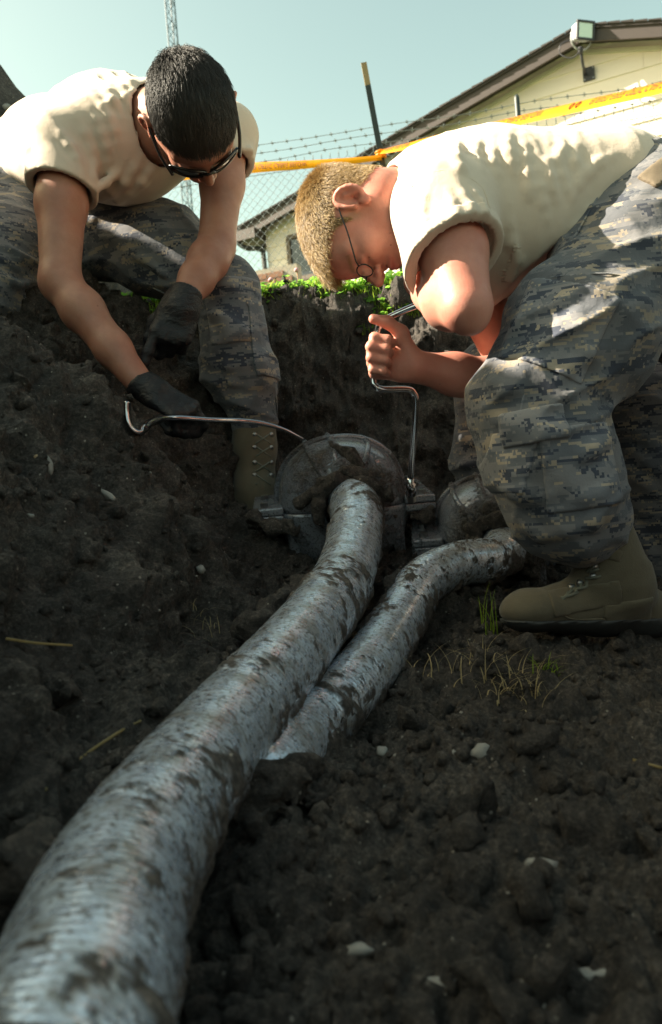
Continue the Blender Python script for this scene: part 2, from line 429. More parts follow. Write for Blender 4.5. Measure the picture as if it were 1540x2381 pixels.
def make_hair(name, verts, faces, W, A, H, sc, mat, parent, n, length, comb, rad=.00042, seed=1, lift0=.95, rnd=.22):
    """short cropped hair as curves rooted on the scalp"""
    r = np.random.default_rng(seed); tri = np.concatenate([faces[:, [0, 1, 2]], faces[:, [0, 2, 3]]])
    cen = verts[tri].mean(1); l = head_local(cen, H, A, sc); near = (np.abs(l) < .15).all(1); tri = tri[near]; l = l[near]
    wgt = scalp_mask(l, .006)
    a, b, c = verts[tri[:, 0]], verts[tri[:, 1]], verts[tri[:, 2]]; cr = np.cross(b-a, c-a); ar = np.linalg.norm(cr, axis=1)
    pr = ar*wgt; pr /= pr.sum(); ix = r.choice(len(tri), n, p=pr); s = np.sqrt(r.random(n)); t = r.random(n)
    root = a[ix]*(1-s)[:, None]+b[ix]*(s*(1-t))[:, None]+c[ix]*(s*t)[:, None]
    nr = cr[ix]/ar[ix][:, None]; ll = head_local(root, H, A, sc); out = np.einsum('ij,ij->i', nr, root-H); nr[out < 0] *= -1
    ln = length(ll)*(.75+.5*r.random(n)); cd = comb(ll)@np.stack(A, 0); cd += r.normal(0, rnd, (n, 3)) + .25*np.stack([noise(root, 60, 3), noise(root, 60, 8), noise(root, 60, 13)], 1)
    cd -= nr*np.einsum('ij,ij->i', cd, nr)[:, None]
    K = 5; pts = np.zeros((n, K, 3)); pts[:, 0] = root-nr*.001; pos = root.copy()
    for k in range(1, K):
        lift = lift0-.17*k; d = nr*lift+cd*(1-lift*.55); d /= np.linalg.norm(d, axis=1)[:, None]
        pos = pos+d*(ln/(K-1))[:, None]; pts[:, k] = pos
    base = world_loc(parent)
    hc = bpy.data.hair_curves.new(name); hc.add_curves([K]*n)
    hc.position_data.foreach_set('vector', (pts-base).astype(np.float32).ravel())
    at = hc.attributes.get('radius') or hc.attributes.new('radius', 'FLOAT', 'POINT')
    at.data.foreach_set('value', np.tile(np.linspace(rad, rad*.35, K), n).astype(np.float32))
    hc.materials.append(mat); o = bpy.data.objects.new(name, hc); COL.objects.link(o); o.parent = parent; return o
def hand(sk, W_, X, N, T, curls, thumb, s=1.0, fat=1.0, spread=0.0, k=.006):
    """W_ wrist, X wrist->knuckles, N the way the palm faces, T towards the thumb; curls per finger in degrees"""
    X = unit(X); N = unit(N-X*(np.asarray(N)@X)); T = unit(np.asarray(T)-X*(np.asarray(T)@X)-N*(np.asarray(T)@N))
    sk.ecap(W_-X*.012*s, W_+X*.030*s, T, (.027*s*fat, .019*s*fat), (.034*s*fat, .017*s*fat), .012)
    sk.ecap(W_+X*.022*s, W_+X*.080*s, T, (.034*s*fat, .017*s*fat), (.039*s*fat, .0135*s*fat), .012)
    ls = [(.043, .026, .021), (.047, .029, .022), (.043, .027, .021), (.035, .020, .018)]
    tips = []
    for i in range(4):
        off = (.0295-.0195*i)*s; b = W_+X*(.090-.004*abs(i-1)-.004*(i == 3))*s+T*off
        a = 0; p = b; r0 = (.0105, .0108, .0102, .0092)[i]*s*fat
        sk.cone(W_+X*.04*s+T*off*.8, b, r0*1.05, r0*1.08, k)
        for j in range(3):
            a += R(curls[i][j]); d = unit(math.cos(a)*X+math.sin(a)*N+T*spread*(1.5-i)*(j == 0))
            q = p+d*ls[i][j]*s; sk.cone(p, q, r0*(1-.07*j), r0*(.93-.08*j), k if j else .008); p = q
        tips.append(p)
    p = W_+X*.020*s+T*.022*s+N*.010*s; rt = [.0175, .0135, .0118, .0095]
    for j, (c, l) in enumerate(zip(thumb, (.043, .034, .028))):
        q = p+unit(c[0]*X+c[1]*N+c[2]*T)*l*s; sk.cone(p, q, rt[j]*s*fat, rt[j+1]*s*fat, .008 if j else .016); p = q
    return tips
def boot_parts(parent, ankle, toe, heel, up_pts, up_r, down, h=.0045, side=None, laces=True, toe_r=.046, ank_r=.05):
    """combat boot: up_pts run from the top of the shaft down to the ankle; down = direction of the sole"""
    down = unit(down); fw = unit(toe-heel); sd_ = unit(np.cross(fw, down))
    b = S()
    b.chain(list(up_pts)+[ankle], list(up_r)+[ank_r], .02)
    b.ecap(heel+fw*.035-down*.045, ankle+(toe-heel)*.12-down*.0, sd_, (.037, .04), (.04, .042), .03)
    b.ecap(heel+fw*.03-down*.038, heel+fw*.13-down*.036, sd_, (.034, .036), (.040, .036), .02)
    b.ecap(heel+fw*.13-down*.036, toe-fw*.05-down*.032, sd_, (.041, .036), (.047, .030), .02)
    b.ell(toe-fw*.05-down*.028, (fw, sd_, down), (.050, .045, .029), .02)
    b.cone(ankle, toe-fw*.12-down*.045, ank_r*.92, .034, .03)
    b.plane(heel+down*-.004, down, .006)
    b.post.append(wrinkle(fw*.3-down, 26, 7, .0035, 4, np.asarray(ankle), .09))
    bo = sdf_obj('boot', b, h, BOOT, parent)
    reg = S(); reg.box(heel+fw*.15-down*.002, (fw, sd_, down), (.2, .1, .020), .002)
    sdf_obj('boot_sole', Patch(b, .0060, reg), h, SOLE, bo)
    return b, bo
# ---------------------------------------------------------------- the ground: lawn level, trench, bank and spoil heap in one sheet
LAWN = 0.90
_cp = []
for u, v, d in [(1400, 1490, 1.32), (1540, 1492, 1.32), (1180, 1462, 1.40), (1540, 1700, .95), (1100, 1650, 1.05), (1540, 2381, .50), (900, 2381, .50),
                (700, 2000, .68), (1000, 2000, .68), (1540, 2000, .67), (930, 1600, 1.15), (800, 1730, 1.02), (860, 1640, 1.12), (960, 1330, 1.55), (1010, 1165, 2.02), (1350, 1400, 1.65), (1540, 1370, 1.8),
                (640, 1300, 1.65), (500, 1330, 1.45), (480, 1450, 1.25), (560, 1560, 1.02), (400, 1720, .85), (150, 2060, .60), (0, 2200, .52),
                (455, 1260, 1.30), (440, 1160, 1.32), (400, 1065, 1.46), (308, 1008, 1.52), (200, 905, 1.52), (100, 828, 1.50), (0, 792, 1.48),
                (190, 640, 1.96), (350, 770, 2.02), (480, 910, 2.02), (545, 1020, 1.98), (565, 1195, 1.86), (640, 1232, 1.84),
                (0, 1000, 1.15), (0, 1300, .90), (0, 1700, .66), (200, 1100, 1.20), (300, 1300, 1.10), (200, 1500, .95), (100, 1800, .73), (380, 1450, 1.12), (300, 1150, 1.25),
                (330, 1012, 1.72), (420, 1130, 1.66), (120, 850, 1.68), (1400, 1120, 2.05), (800, 1180, 2.05)]:
    _cp.append(P(u, v, d))
_cp += [np.array(q) for q in [(-1.0, .3, .86), (-.95, .7, .90), (-.95, 1.1, .93), (-.9, 1.5, .93), (-.85, 1.9, .93), (-.8, 2.4, .93), (-.5, .2, .45), (-.2, .1, .04), (.4, .1, -.02), (1., .1, 0.),
                               (1.3, .5, .05), (1.3, 1., .06), (1.4, 1.6, .10), (1.4, 2.1, .2), (-.62, 1.2, .70), (-.66, .8, .62), (-.6, .5, .5), (-.35, 2.1, .55), (-.62, 2.1, .9), (-1.6, 1, .95), (-1.6, 2.2, .95)]]
_cp = np.array(_cp)
def _tps(r2): return np.where(r2 > 1e-12, r2*np.log(r2+1e-12), 0)
_n = len(_cp); _D = ((_cp[:, None, :2]-_cp[None, :, :2])**2).sum(-1)
_K = np.zeros((_n+3, _n+3)); _K[:_n, :_n] = _tps(_D)+np.eye(_n)*2e-3; _K[:_n, _n] = 1; _K[:_n, _n+1:] = _cp[:, :2]; _K[_n, :_n] = 1; _K[_n+1:, :_n] = _cp[:, :2].T
_w = np.linalg.solve(_K, np.concatenate([_cp[:, 2], np.zeros(3)]))
def base_z(x, y):
    x = np.asarray(x, float); y = np.asarray(y, float); sh = x.shape; q = np.stack([np.clip(x, -1.7, 1.5).ravel(), np.clip(y, 0.05, 2.5).ravel()], 1); z = np.zeros(len(q))
    for s in range(0, len(q), 20000):
        a = q[s:s+20000]; z[s:s+20000] = _tps(((a[:, None]-_cp[None, :, :2])**2).sum(-1))@_w[:_n]+_w[_n]+a@_w[_n+1:]
    z = z.reshape(sh); p3 = np.stack([x, y, np.zeros_like(x)], -1)
    e = 2.30+.05*noise(p3, 3.0, 4)+.025*noise(p3, 11.0, 9)+.02*x              # far side of the trench
    t = np.clip((y-(e-.21))/.21, 0, 1); wall = t**1.25
    z = z*(1-wall)+LAWN*wall
    rt = sstep(1.15, 1.6, x-.1*noise(p3, 4., 2)); z = z*(1-rt)+LAWN*rt                          # right side, out of the picture
    lf = sstep(-.92, -1.02, x); z = z*(1-lf)+LAWN*lf
    z = np.where(y < .02, np.minimum(z, LAWN), z)
    bk = sstep(-.5, -1.2, y); z = z*(1-bk)+LAWN*bk
    # spoil heap along the left side, its unseen crest shaped to shade the trench
    cz = np.interp(y, [-1.2, -.2, .8, 1.46, 1.58, 1.95, 2.1, 2.22, 2.5, 2.8, 3.3, 3.9, 5.0], [LAWN, 2.0, 2.15, 2.15, 2.0, 2.08, 2.12, 2.12, 2.10, 2.2, 2.55, 2.2, LAWN])
    xc = np.interp(y, [0, 2.0, 2.5, 3.2, 4.5], [-1.95, -1.9, -1.75, -1.50, -1.5]); dx = x-xc+.06*noise(p3, 1.3, 7)
    heap = cz-np.where(dx > 0, 1.22, .8)*np.abs(dx)-.03*noise(p3, 5., 3)
    return np.maximum(z, heap)
def axis_coords(fine_lo, fine_hi, step, lo, hi, grow=1.18):
    c = list(np.arange(fine_lo, fine_hi+1e-6, step)); s = step
    while c[-1] < hi: s *= grow; c.append(c[-1]+s)
    s = step; pre = []; q = fine_lo
    while q > lo: s *= grow; q -= s; pre.append(q)
    return np.array(pre[::-1]+c)
gx = axis_coords(-.78, 1.0, .0048, -300, 300); gy = axis_coords(.30, 2.42, .0048, -60, 600)
GX, GY = np.meshgrid(gx, gy, indexing='ij'); GZ = base_z(GX, GY)
gp = np.stack([GX, GY, GZ], -1)
near = np.exp(-np.maximum(0, np.hypot(GX, GY-1.4)-2.2)**2)
dzx = np.gradient(GZ, gx, axis=0); dzy = np.gradient(GZ, gy, axis=1)
nrm = np.stack([-dzx, -dzy, np.ones_like(GZ)], -1); nrm /= np.linalg.norm(nrm, axis=-1, keepdims=True)
flat_lawn = sstep(.02, .0, np.abs(GZ-LAWN))*sstep(.95, .995, nrm[..., 2])*(GY > 2.2)
q = gp.reshape(-1, 3)
big = fbm(q, 5.5, 3, 2).reshape(GZ.shape); med = fbm(q, 17, 3, 11).reshape(GZ.shape); fine = fbm(q, 48, 4, 23, .62).reshape(GZ.shape)
crk = (1-np.abs(noise(q, 9, 31).reshape(GZ.shape)))**9
steep = 1-nrm[..., 2]
rough = (1-.85*flat_lawn)*near
disp = rough*(big*(.018+.045*steep)+med*(.017+.012*steep)+fine*.0045+.014*fbm(q, 21, 5, 81, .70).reshape(GZ.shape)+.009*np.abs(noise(q, 30, 61).reshape(GZ.shape))+.008*np.abs(noise(q, 80, 67).reshape(GZ.shape))-.007-crk*.016*sstep(.1, .4, steep)+.02*np.maximum(0, noise(q, 22, 51).reshape(GZ.shape)-.35)*(1-steep))
gp = gp+nrm*disp[..., None]
ni, nj = GZ.shape; idx = np.arange(ni*nj).reshape(ni, nj)
GF = np.stack([idx[:-1, :-1], idx[1:, :-1], idx[1:, 1:], idx[:-1, 1:]], -1).reshape(-1, 4)
GV = gp.reshape(-1, 3)
ground = mesh_obj('ground', GV, GF, GROUND, None, True, attrs={'lawn': flat_lawn.ravel()})
tag(ground, 'dark soil of the open trench and its bank', None, None, 'structure')
gnrm = nrm.reshape(-1, 3)
def ground_at(x, y):
    i = np.clip(np.searchsorted(gx, x)-1, 0, ni-2); j = np.clip(np.searchsorted(gy, y)-1, 0, nj-2)
    a = (x-gx[i])/(gx[i+1]-gx[i]); b = (y-gy[j])/(gy[j+1]-gy[j])
    return (gp[i, j]*(1-a)*(1-b)+gp[i+1, j]*a*(1-b)+gp[i, j+1]*(1-a)*b+gp[i+1, j+1]*a*b)[2]
def rock_mesh(seed, sub=2, rough=.35, sx=(1, 1, 1)):
    bm = bmesh.new(); bmesh.ops.create_icosphere(bm, subdivisions=sub, radius=1.0)
    v = np.array([x.co[:] for x in bm.verts]); f = np.array([[x.index for x in p.verts] for p in bm.faces]); bm.free()
    v = v*(1+rough*fbm(v, 1.1, 3, seed*3.3)[:, None])*np.array(sx); return v, f
def scatter(name, mat, pts, nrms, sizes, seed, sub=1, rough=.45, sink=.25, label=None, flat=.75, smooth=False):
    r = np.random.default_rng(seed); protos = [rock_mesh(seed*10+i, sub, rough) for i in range(7)]; VV, FF = [], []; off = 0
    for p, n, s in zip(pts, nrms, sizes):
        v, f = protos[r.integers(7)]; qv = r.normal(size=4); qv /= np.linalg.norm(qv)
        w, x, y, z = qv; M_ = np.array([[1-2*(y*y+z*z), 2*(x*y-z*w), 2*(x*z+y*w)], [2*(x*y+z*w), 1-2*(x*x+z*z), 2*(y*z-x*w)], [2*(x*z-y*w), 2*(y*z+x*w), 1-2*(x*x+y*y)]])
        vv = (v*np.array([1, r.uniform(.6, 1), r.uniform(flat*.7, 1)]))@M_.T*s+p+n*s*(1-2*sink)*.5
        VV.append(vv); FF.append(f+off); off += len(v)
    o = mesh_obj(name, np.concatenate(VV), np.concatenate(FF), mat, None, smooth); return tag(o, label, None, None, 'stuff')
PEBBLE = plain('pale_pebble', (.22, .195, .165), .8, var=.4, sc=60, bump=.3)
def pick(n, seed, cond=None):
    r = np.random.default_rng(seed); x = r.uniform(-.76, .98, n*3); y = .32+(2.40-.32)*r.random(n*3)
    i = np.searchsorted(gx, x)-1; j = np.searchsorted(gy, y)-1; pts = gp[i, j]; nn = nrm[i, j]; fl = flat_lawn[i, j] < .3
    dens = .55+.45*noise(pts, 6, seed)+.2*(nn[:, 2] > .8)
    ok = fl & (r.random(n*3) < dens); return pts[ok][:n], nn[ok][:n], r
pts, nn, r = pick(7000, 3); sz = .0025+.011*r.random(len(pts))**3.0
scatter('soil_clods', SOIL, pts, nn, sz, 3, 1, .75, .3, 'loose crumbs of dark soil over the trench')
pts, nn, r = pick(900, 5); nn2 = nn[:, 2]; k = nn2 > .6; pts, nn = pts[k], nn[k]; sz = .010+.020*r.random(len(pts))**2.5
scatter('soil_lumps', SOIL, pts[:420], nn[:420], sz[:420]*.85, 5, 2, 1.1, .40, 'larger lumps of dark soil on the trench floor')
pts, nn, r = pick(1100, 8); sz = .0008+.0026*r.random(len(pts))**3
scatter('gravel', PEBBLE, pts, nn, sz, 8, 1, .25, .3, 'tiny pale pebbles bedded in the soil')
# stones that can be told apart
def ground_hit(u, v, d0=.3, d1=3.0):
    ds = np.arange(d0, d1, .004)
    for d in ds:
        p = P(u, v, d)
        if ground_at(p[0], p[1]) >= p[2]: return p
    return P(u, v, d1)
STONE = plain('pale_stone', (.24, .225, .20), .75, var=.25, sc=40, bump=.35)
STONE_T = plain('tan_stone', (.36, .25, .14), .75, var=.25, sc=40, bump=.35)
def stone(u, v, w_px, h_px, label, mat=None, tilt=0, seed=1):
    p = ground_hit(u, v); d = proj(p)[2]; k = d/FPX; vv, ff = rock_mesh(seed, 2, .55)
    a = V(math.cos(tilt), math.sin(tilt), .1); b = V(-math.sin(tilt), math.cos(tilt), .1); c = np.cross(a, b)
    vv = vv[:, :1]*a*w_px*k*.5+vv[:, 1:2]*b*h_px*k*.5+vv[:, 2:]*c*min(w_px, h_px)*k*.5
    o = mesh_obj('stone', vv+p-_f*.002, ff, mat or STONE, None, False, loc=p); return tag(o, label, 'stone', 'stones in the soil')
stone(115, 1082, 20, 46, 'long pale stone standing upright in the bank, under the black gloves', tilt=.1, seed=11)
stone(254, 1155, 34, 22, 'flat whitish stone in the bank face, lower right of the upright stone', tilt=-.6, seed=12)
stone(665, 1378, 36, 20, 'pale stone resting on soil at left edge of the larger pipe', tilt=.3, seed=13)
stone(888, 1747, 26, 28, 'small beige stone beside the thinner pipe, on the trench floor', tilt=.2, seed=14)
stone(1060, 1750, 30, 14, 'small flat pale stone chip right of the beige stone', tilt=0, seed=15)
stone(72, 1198, 18, 9, 'small pale chip in the bank under the upright stone', tilt=-.1, seed=16)
stone(85, 1062, 12, 10, 'tiny orange tan stone left of the upright stone', STONE_T, .4, 17)
stone(740, 1395, 16, 22, 'little white chip on soil by the larger pipe', tilt=.9, seed=18)
stone(545, 1068, 16, 10, 'white chip in the bank beside the laced boot', tilt=0, seed=19)
stone(1375, 2265, 100, 34, 'blurred broad pale stone on the floor near the bottom right', tilt=.15, seed=20)
stone(1440, 2345, 44, 18, 'blurred small whitish stone at bottom right corner', tilt=.1, seed=21)
stone(1010, 2285, 110, 30, 'blurred long grey flake lying at the bottom of the picture', tilt=.25, seed=22)
stone(830, 2210, 70, 34, 'blurred grey stone right of the pipe near the bottom', tilt=.05, seed=23)
stone(1250, 2010, 60, 34, 'rounded grey stone in the middle of the right trench floor', tilt=.05, seed=25)
stone(1120, 1750, 48, 34, 'dull round stone among soil lumps on the right floor', tilt=.0, seed=26)
stone(470, 1325, 18, 24, 'small pale flake at the foot of the bank', tilt=.6, seed=27)
stone(15, 250, 16, 18, 'grey stone in the spoil heap at upper left', tilt=.2, seed=28)
# ---------------------------------------------------------------- pipes and splice cases
def mk_pipe():
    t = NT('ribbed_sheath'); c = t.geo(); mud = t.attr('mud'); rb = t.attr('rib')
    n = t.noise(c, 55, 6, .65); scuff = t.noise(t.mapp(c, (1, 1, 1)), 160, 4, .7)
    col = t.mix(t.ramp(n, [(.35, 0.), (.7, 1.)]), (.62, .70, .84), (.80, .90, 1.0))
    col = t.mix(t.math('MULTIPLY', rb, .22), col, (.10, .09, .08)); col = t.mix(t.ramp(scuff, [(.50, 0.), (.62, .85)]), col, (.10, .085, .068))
    film = t.ramp(t.noise(c, 24, 5, .6), [(.46, 0.), (.64, .75)]); col = t.mix(film, col, (.15, .13, .10))
    sc_, h = soil_nodes(t, c); col = t.mix(mud, col, sc_)
    rg = t.mix(mud, t.ramp(n, [(.3, .18), (.7, .42)]), (.95, .95, .95)); t.p(metal=t.math('MULTIPLY', t.math('SUBTRACT', 1.0, mud), t.math('SUBTRACT', .58, t.math('MULTIPLY', film, .5))))
    t.p(color=col, rough=rg, spec=.7, coat=t.math('MULTIPLY', t.math('SUBTRACT', 1.0, mud), .6), normal=t.bump(t.math('ADD', t.math('MULTIPLY', h, mud), t.math('MULTIPLY', scuff, .12)), .8, .008)); return t.m
PIPE = mk_pipe()
def pipe(name, pts, r, label, seed, step=.0022, n=72, pitch=.0075, mudthr=.25, bias=None):
    c = np.array(spline(pts, 40)); s = np.concatenate([[0], np.cumsum(np.linalg.norm(np.diff(c, axis=0), axis=1))])
    S_ = np.arange(0, s[-1], step); c = np.stack([np.interp(S_, s, c[:, i]) for i in range(3)], 1)
    t = np.gradient(c, axis=0); t /= np.linalg.norm(t, axis=1)[:, None]
    up = np.array([0, 0, 1.0]); a = np.cross(t, up); a /= np.linalg.norm(a, axis=1)[:, None]; b = np.cross(a, t)
    th = np.linspace(0, 2*math.pi, n, endpoint=False)
    dirs = a[:, None]*np.cos(th)[None, :, None]+b[:, None]*np.sin(th)[None, :, None]
    ph = 2*math.pi*(S_[:, None]/pitch+th[None]/(2*math.pi)); ribs = .5+.5*np.cos(ph)
    p = c[:, None]+dirs*r; q = p.reshape(-1, 3)
    qa = np.stack([np.repeat(S_[:, None], n, 1)*46, np.cos(th)[None]*1.5+0*S_[:, None], np.sin(th)[None]*1.5+0*S_[:, None]], -1).reshape(-1, 3)
    mn = .62*fbm(qa, 1.0, 5, seed, .62).reshape(len(S_), n)+.45*fbm(q, 15, 4, seed+2, .6).reshape(len(S_), n)+.58*np.clip(.18-dirs[..., 2], -.42, 1)-.05
    if bias is not None: mn = mn+bias(S_)[:, None]
    lump = fbm(q, 60, 4, seed+5, .65).reshape(mn.shape)
    mud = sstep(mudthr-.06, mudthr+.06, mn+.50*lump)
    big = np.clip(mn-mudthr, 0, .8)
    rad = r+ribs*.0005*(1-mud)+mud*(.0012+.011*np.minimum(big, .35)*(.6+.8*np.abs(lump)))
    rad *= 1+.012*noise(q, 9, seed).reshape(rad.shape)
    v = (c[:, None]+dirs*rad[..., None]).reshape(-1, 3); m_ = len(S_); ix = np.arange(m_*n).reshape(m_, n)
    F = np.stack([ix[:-1], np.roll(ix, -1, 1)[:-1], np.roll(ix, -1, 1)[1:], ix[1:]], -1).reshape(-1, 4)
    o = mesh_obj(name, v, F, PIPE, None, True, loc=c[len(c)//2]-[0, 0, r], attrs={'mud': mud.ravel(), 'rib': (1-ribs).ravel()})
    return tag(o, label, 'pipe', 'ribbed pipes in the trench'), c
PR = .0525
p1 = [P(60, 2650, .33), P(180, 2350, .405), P(300, 2010, .56), P(520, 1700, .83), P(690, 1500, 1.08), P(785, 1370, 1.30), P(822, 1270, 1.47), P(828, 1190, 1.60), P(815, 1150, 1.70)]
pipe1, _ = pipe('pipe', p1, PR, 'larger muddy ribbed pipe running from the bottom left to the left splice case', 3, bias=lambda s: .16*np.cos(s*19+.6)-.05)
p2 = [P(450, 1980, .88), P(530, 1900, .84), P(595, 1835, .83), P(650, 1765, .89), P(720, 1692, .99), P(800, 1615, 1.08), P(868, 1535, 1.18), P(928, 1440, 1.33), P(985, 1352, 1.44), P(1065, 1312, 1.50), P(1135, 1302, 1.54), P(1172, 1282, 1.575), P(1162, 1256, 1.64)]
pipe2, _ = pipe('pipe', p2, .0440, 'thinner muddy pipe curving right into the case beside the standing boot', 8, bias=lambda s: .10*np.cos(s*15+2)-.10)
def mk_case():
    t = NT('muddy_case_plastic'); c = t.geo(); up = t.n('SeparateXYZ', {0: t.n('NewGeometry').outputs['Normal']}).outputs[2]
    n = t.noise(c, 8, 6, .58); f = t.math('ADD', n, t.math('MULTIPLY', t.noise(c, 130, 4, .7), .25))
    mud = t.ramp(f, [(.62, 0.), (.76, 1.)])
    col = t.mix(t.noise(c, 40), (.20, .21, .235), (.29, .30, .33)); spk = t.ramp(t.noise(c, 260, 3, .7), [(.52, 0.), (.62, .8)]); col = t.mix(spk, col, (.05, .042, .034))
    sc_, h = soil_nodes(t, c); col = t.mix(mud, col, sc_)
    t.p(color=col, rough=t.mix(mud, (.20, .20, .20), (.95, .95, .95)), metal=t.math('MULTIPLY', t.math('SUBTRACT', 1.0, mud), .35), spec=.6, normal=t.bump(t.math('MULTIPLY', t.math('ADD', f, t.math('MULTIPLY', h, .4)), t.math('ADD', mud, .12)), .9, .012)); return t.m
CASE = mk_case()
STEEL = plain('bright_steel', (.62, .62, .64), .12, 1.0, .05)
DULLSTEEL = plain('dull_steel', (.35, .34, .33), .38, 1.0, .2, 60)
def splice_case(c, fwd, rad, length, label, rib_deg, nut=True, group='splice cases'):
    """c: middle of the seam at the front face; fwd: direction of the front; two half shells with ribs, a collar and flanges"""
    fwd = unit(fwd); up = np.array([0, 0, 1.0]); up = unit(up-fwd*(up@fwd)); sd_ = np.cross(up, fwd)  # sd_ to the right as seen from the front? (viewer)
    sd_ = unit(sd_); sd_ = sd_ if sd_@_r > 0 else -sd_
    t = thing('splice_case', c-up*rad-fwd*length/2, label, 'splice case', group)
    prof = [(-length, .55), (-length, .80), (-length+.012, .90), (-length+.03, .97), (-length*.7, 1.0), (-.10, 1.0), (-.07, .99), (-.04, .955), (-.018, .885), (-.004, .79), (.004, .66), (.008, .45), (.008, .30)]
    def shell(s, name):
        n = 40; v, f = [], []
        for y, k in prof:
            for i in range(n+1):
                a = math.pi*i/n; x = math.cos(a); z = math.sin(a)
                sq = (abs(x)**2.3+abs(z)**2.3)**(-1/2.3)
                v.append(c+fwd*y+(sd_*x*sq*k+up*s*z*sq*k)*rad)
        f = [(a*(n+1)+b, a*(n+1)+b+1, (a+1)*(n+1)+b+1, (a+1)*(n+1)+b) for a in range(len(prof)-1) for b in range(n)]
        o = mesh_obj(name, v, f, CASE, t, True); mo = o.modifiers.new('t', 'SOLIDIFY'); mo.thickness = .006; mo.offset = -1
        return o
    top = shell(1, 'upper_shell'); bot = shell(-1, 'lower_shell')
    for dg in rib_deg:
        a = R(dg); x, z = math.cos(a), math.sin(a); sq = (abs(x)**2.3+abs(z)**2.3)**(-1/2.3)*rad
        pl = [c+fwd*y+(sd_*x+up*z)*sq*(k+.012) for y, k in prof[2:11]]+[c+fwd*.012+(sd_*x+up*z)*sq*.55]
        MB().tube(spline(pl, 4), .0062, 8).build('rib', CASE, top, True)
    # rim running round the back of the dome
    arc = [c-fwd*.115+(sd_*math.cos(R(q))+up*math.sin(R(q)))*rad*(abs(math.cos(R(q)))**2.3+abs(math.sin(R(q)))**2.3)**(-1/2.3)*1.02 for q in range(4, 178, 4)]
    MB().tube(arc, .007, 8).build('rim', CASE, top, True)
    for s in (-1, 1):
        for z, nm in ((.008, top), (-.010, bot)):
            b = MB(); b.box(c+sd_*s*(rad+.022)-fwd*(length*.5-.004)+up*z, (sd_, fwd, up), (.034, length*.46, .0085))
            o = b.build('flange', CASE, nm); bv = o.modifiers.new('b', 'BEVEL'); bv.width = .004; bv.segments = 3
        for y in (-.03, -length*.5, -length+.03):
            q = c+sd_*s*(rad+.030)+fwd*y
            b = MB(); b.tube([q-up*.035, q+up*.022], .0048, 8); b.tube([q+up*.0165, q+up*.0255], .0095, 6); b.build('bolt', DULLSTEEL, t)
        b = MB(); b.box(c+sd_*s*(rad*.80)-fwd*.02-up*.085, (sd_, fwd, up), (.012, .014, .065)); o = b.build('buttress', CASE, bot); bv = o.modifiers.new('b', 'BEVEL'); bv.width = .004
    # collar round the pipe inlet
    cr = [(.002, .52), (.016, .52), (.020, .50), (.022, .46), (.030, .455), (.036, .43), (.038, .34), (.030, .32)]; n = 44; v = []
    cc = c+up*rad*.05
    for y, k in cr:
        for i in range(n): a = 2*math.pi*i/n; v.append(cc+fwd*y+(sd_*math.cos(a)+up*math.sin(a))*rad*k)
    f = [(a*n+b, a*n+(b+1) % n, (a+1)*n+(b+1) % n, (a+1)*n+b) for a in range(len(cr)-1) for b in range(n)]
    mesh_obj('collar', v, f, CASE, t, True)
    MB().tube([c+up*rad*.63+fwd*.0, c+up*rad*.63+fwd*.022], [.026, .022], 14).build('inlet_plug', CASE, top, True)
    return t, c, sd_, up, fwd
def mudpile(name, pts, rs, parent, seed, amp=.014, h=.005):
    s = S(); s.chain(pts, rs, .02)
    s.post.append(lambda p, d: d-(fbm(p, 30, 4, seed, .6)*amp+noise(p, 12, seed+3)*amp*.8))
    return sdf_obj(name, s, h, SOIL, parent)
c1 = P(803, 1186, 1.70); fw1 = unit(np.array([.05, -1, -.15]))
case1, c1c, s1, u1, f1 = splice_case(c1, fw1, .147, .26, 'grey domed splice case at the larger pipe, crank wrench on its bolt', (118, 96, 64))
mudpile('caked_mud', [c1+s1*-.10+u1*.03+f1*.03, c1+s1*-.05+u1*.075+f1*.035, c1+s1*.0+u1*.095+f1*.035, c1+s1*.05+u1*.075+f1*.035, c1+s1*.095+u1*.02+f1*.03], [.008, .011, .013, .010, .008], case1, 3, .010)
mudpile('caked_mud', [c1+u1*.145-f1*.03+s1*-.02, c1+u1*.12+f1*.0+s1*.02, c1+u1*.09+f1*.02+s1*.035], [.006, .010, .013], case1, 6, .009)
mudpile('caked_mud', [c1+s1*-.20-f1*.0, c1+s1*-.165+f1*.02-u1*.02, c1+s1*-.12+f1*.03-u1*.03], [.012, .016, .012], case1, 9)
mudpile('caked_mud', [c1+s1*.10-u1*.02+f1*.02, c1+s1*.17-u1*.03+f1*.01], [.012, .014], case1, 12)
mudpile('caked_mud', [c1+u1*.012+f1*.045+(s1*math.cos(q)+u1*math.sin(q))*.062 for q in np.linspace(-.4, 3.5, 14)], [.010]*14, case1, 21, .009, .0045)
c2 = P(1150, 1262, 1.64); fw2 = unit(np.array([-.12, -1, -.2]))
case2, c2c, s2, u2, f2 = splice_case(c2, fw2, .118, .20, 'muddy splice case at the end of the thinner pipe, partly behind the boot', (128, 100, 70))
mudpile('caked_mud', [c2+s2*-.02+u2*.055+f2*.02, c2+s2*.04+u2*.045+f2*.03, c2+s2*.07-u2*.01+f2*.03, c2+s2*.065-u2*.06+f2*.03], [.008, .013, .014, .014], case2, 15)
mudpile('caked_mud', [c2-u2*.08+f2*.02+s2*-.04, c2-u2*.09+f2*.02+s2*.04], [.022, .022], case2, 18)
mudpile('caked_mud', [c2+u2*.008+f2*.035+(s2*math.cos(q)+u2*math.sin(q))*.052 for q in np.linspace(-.9, 3.6, 14)], [.010]*14, case2, 24, .009, .0045)
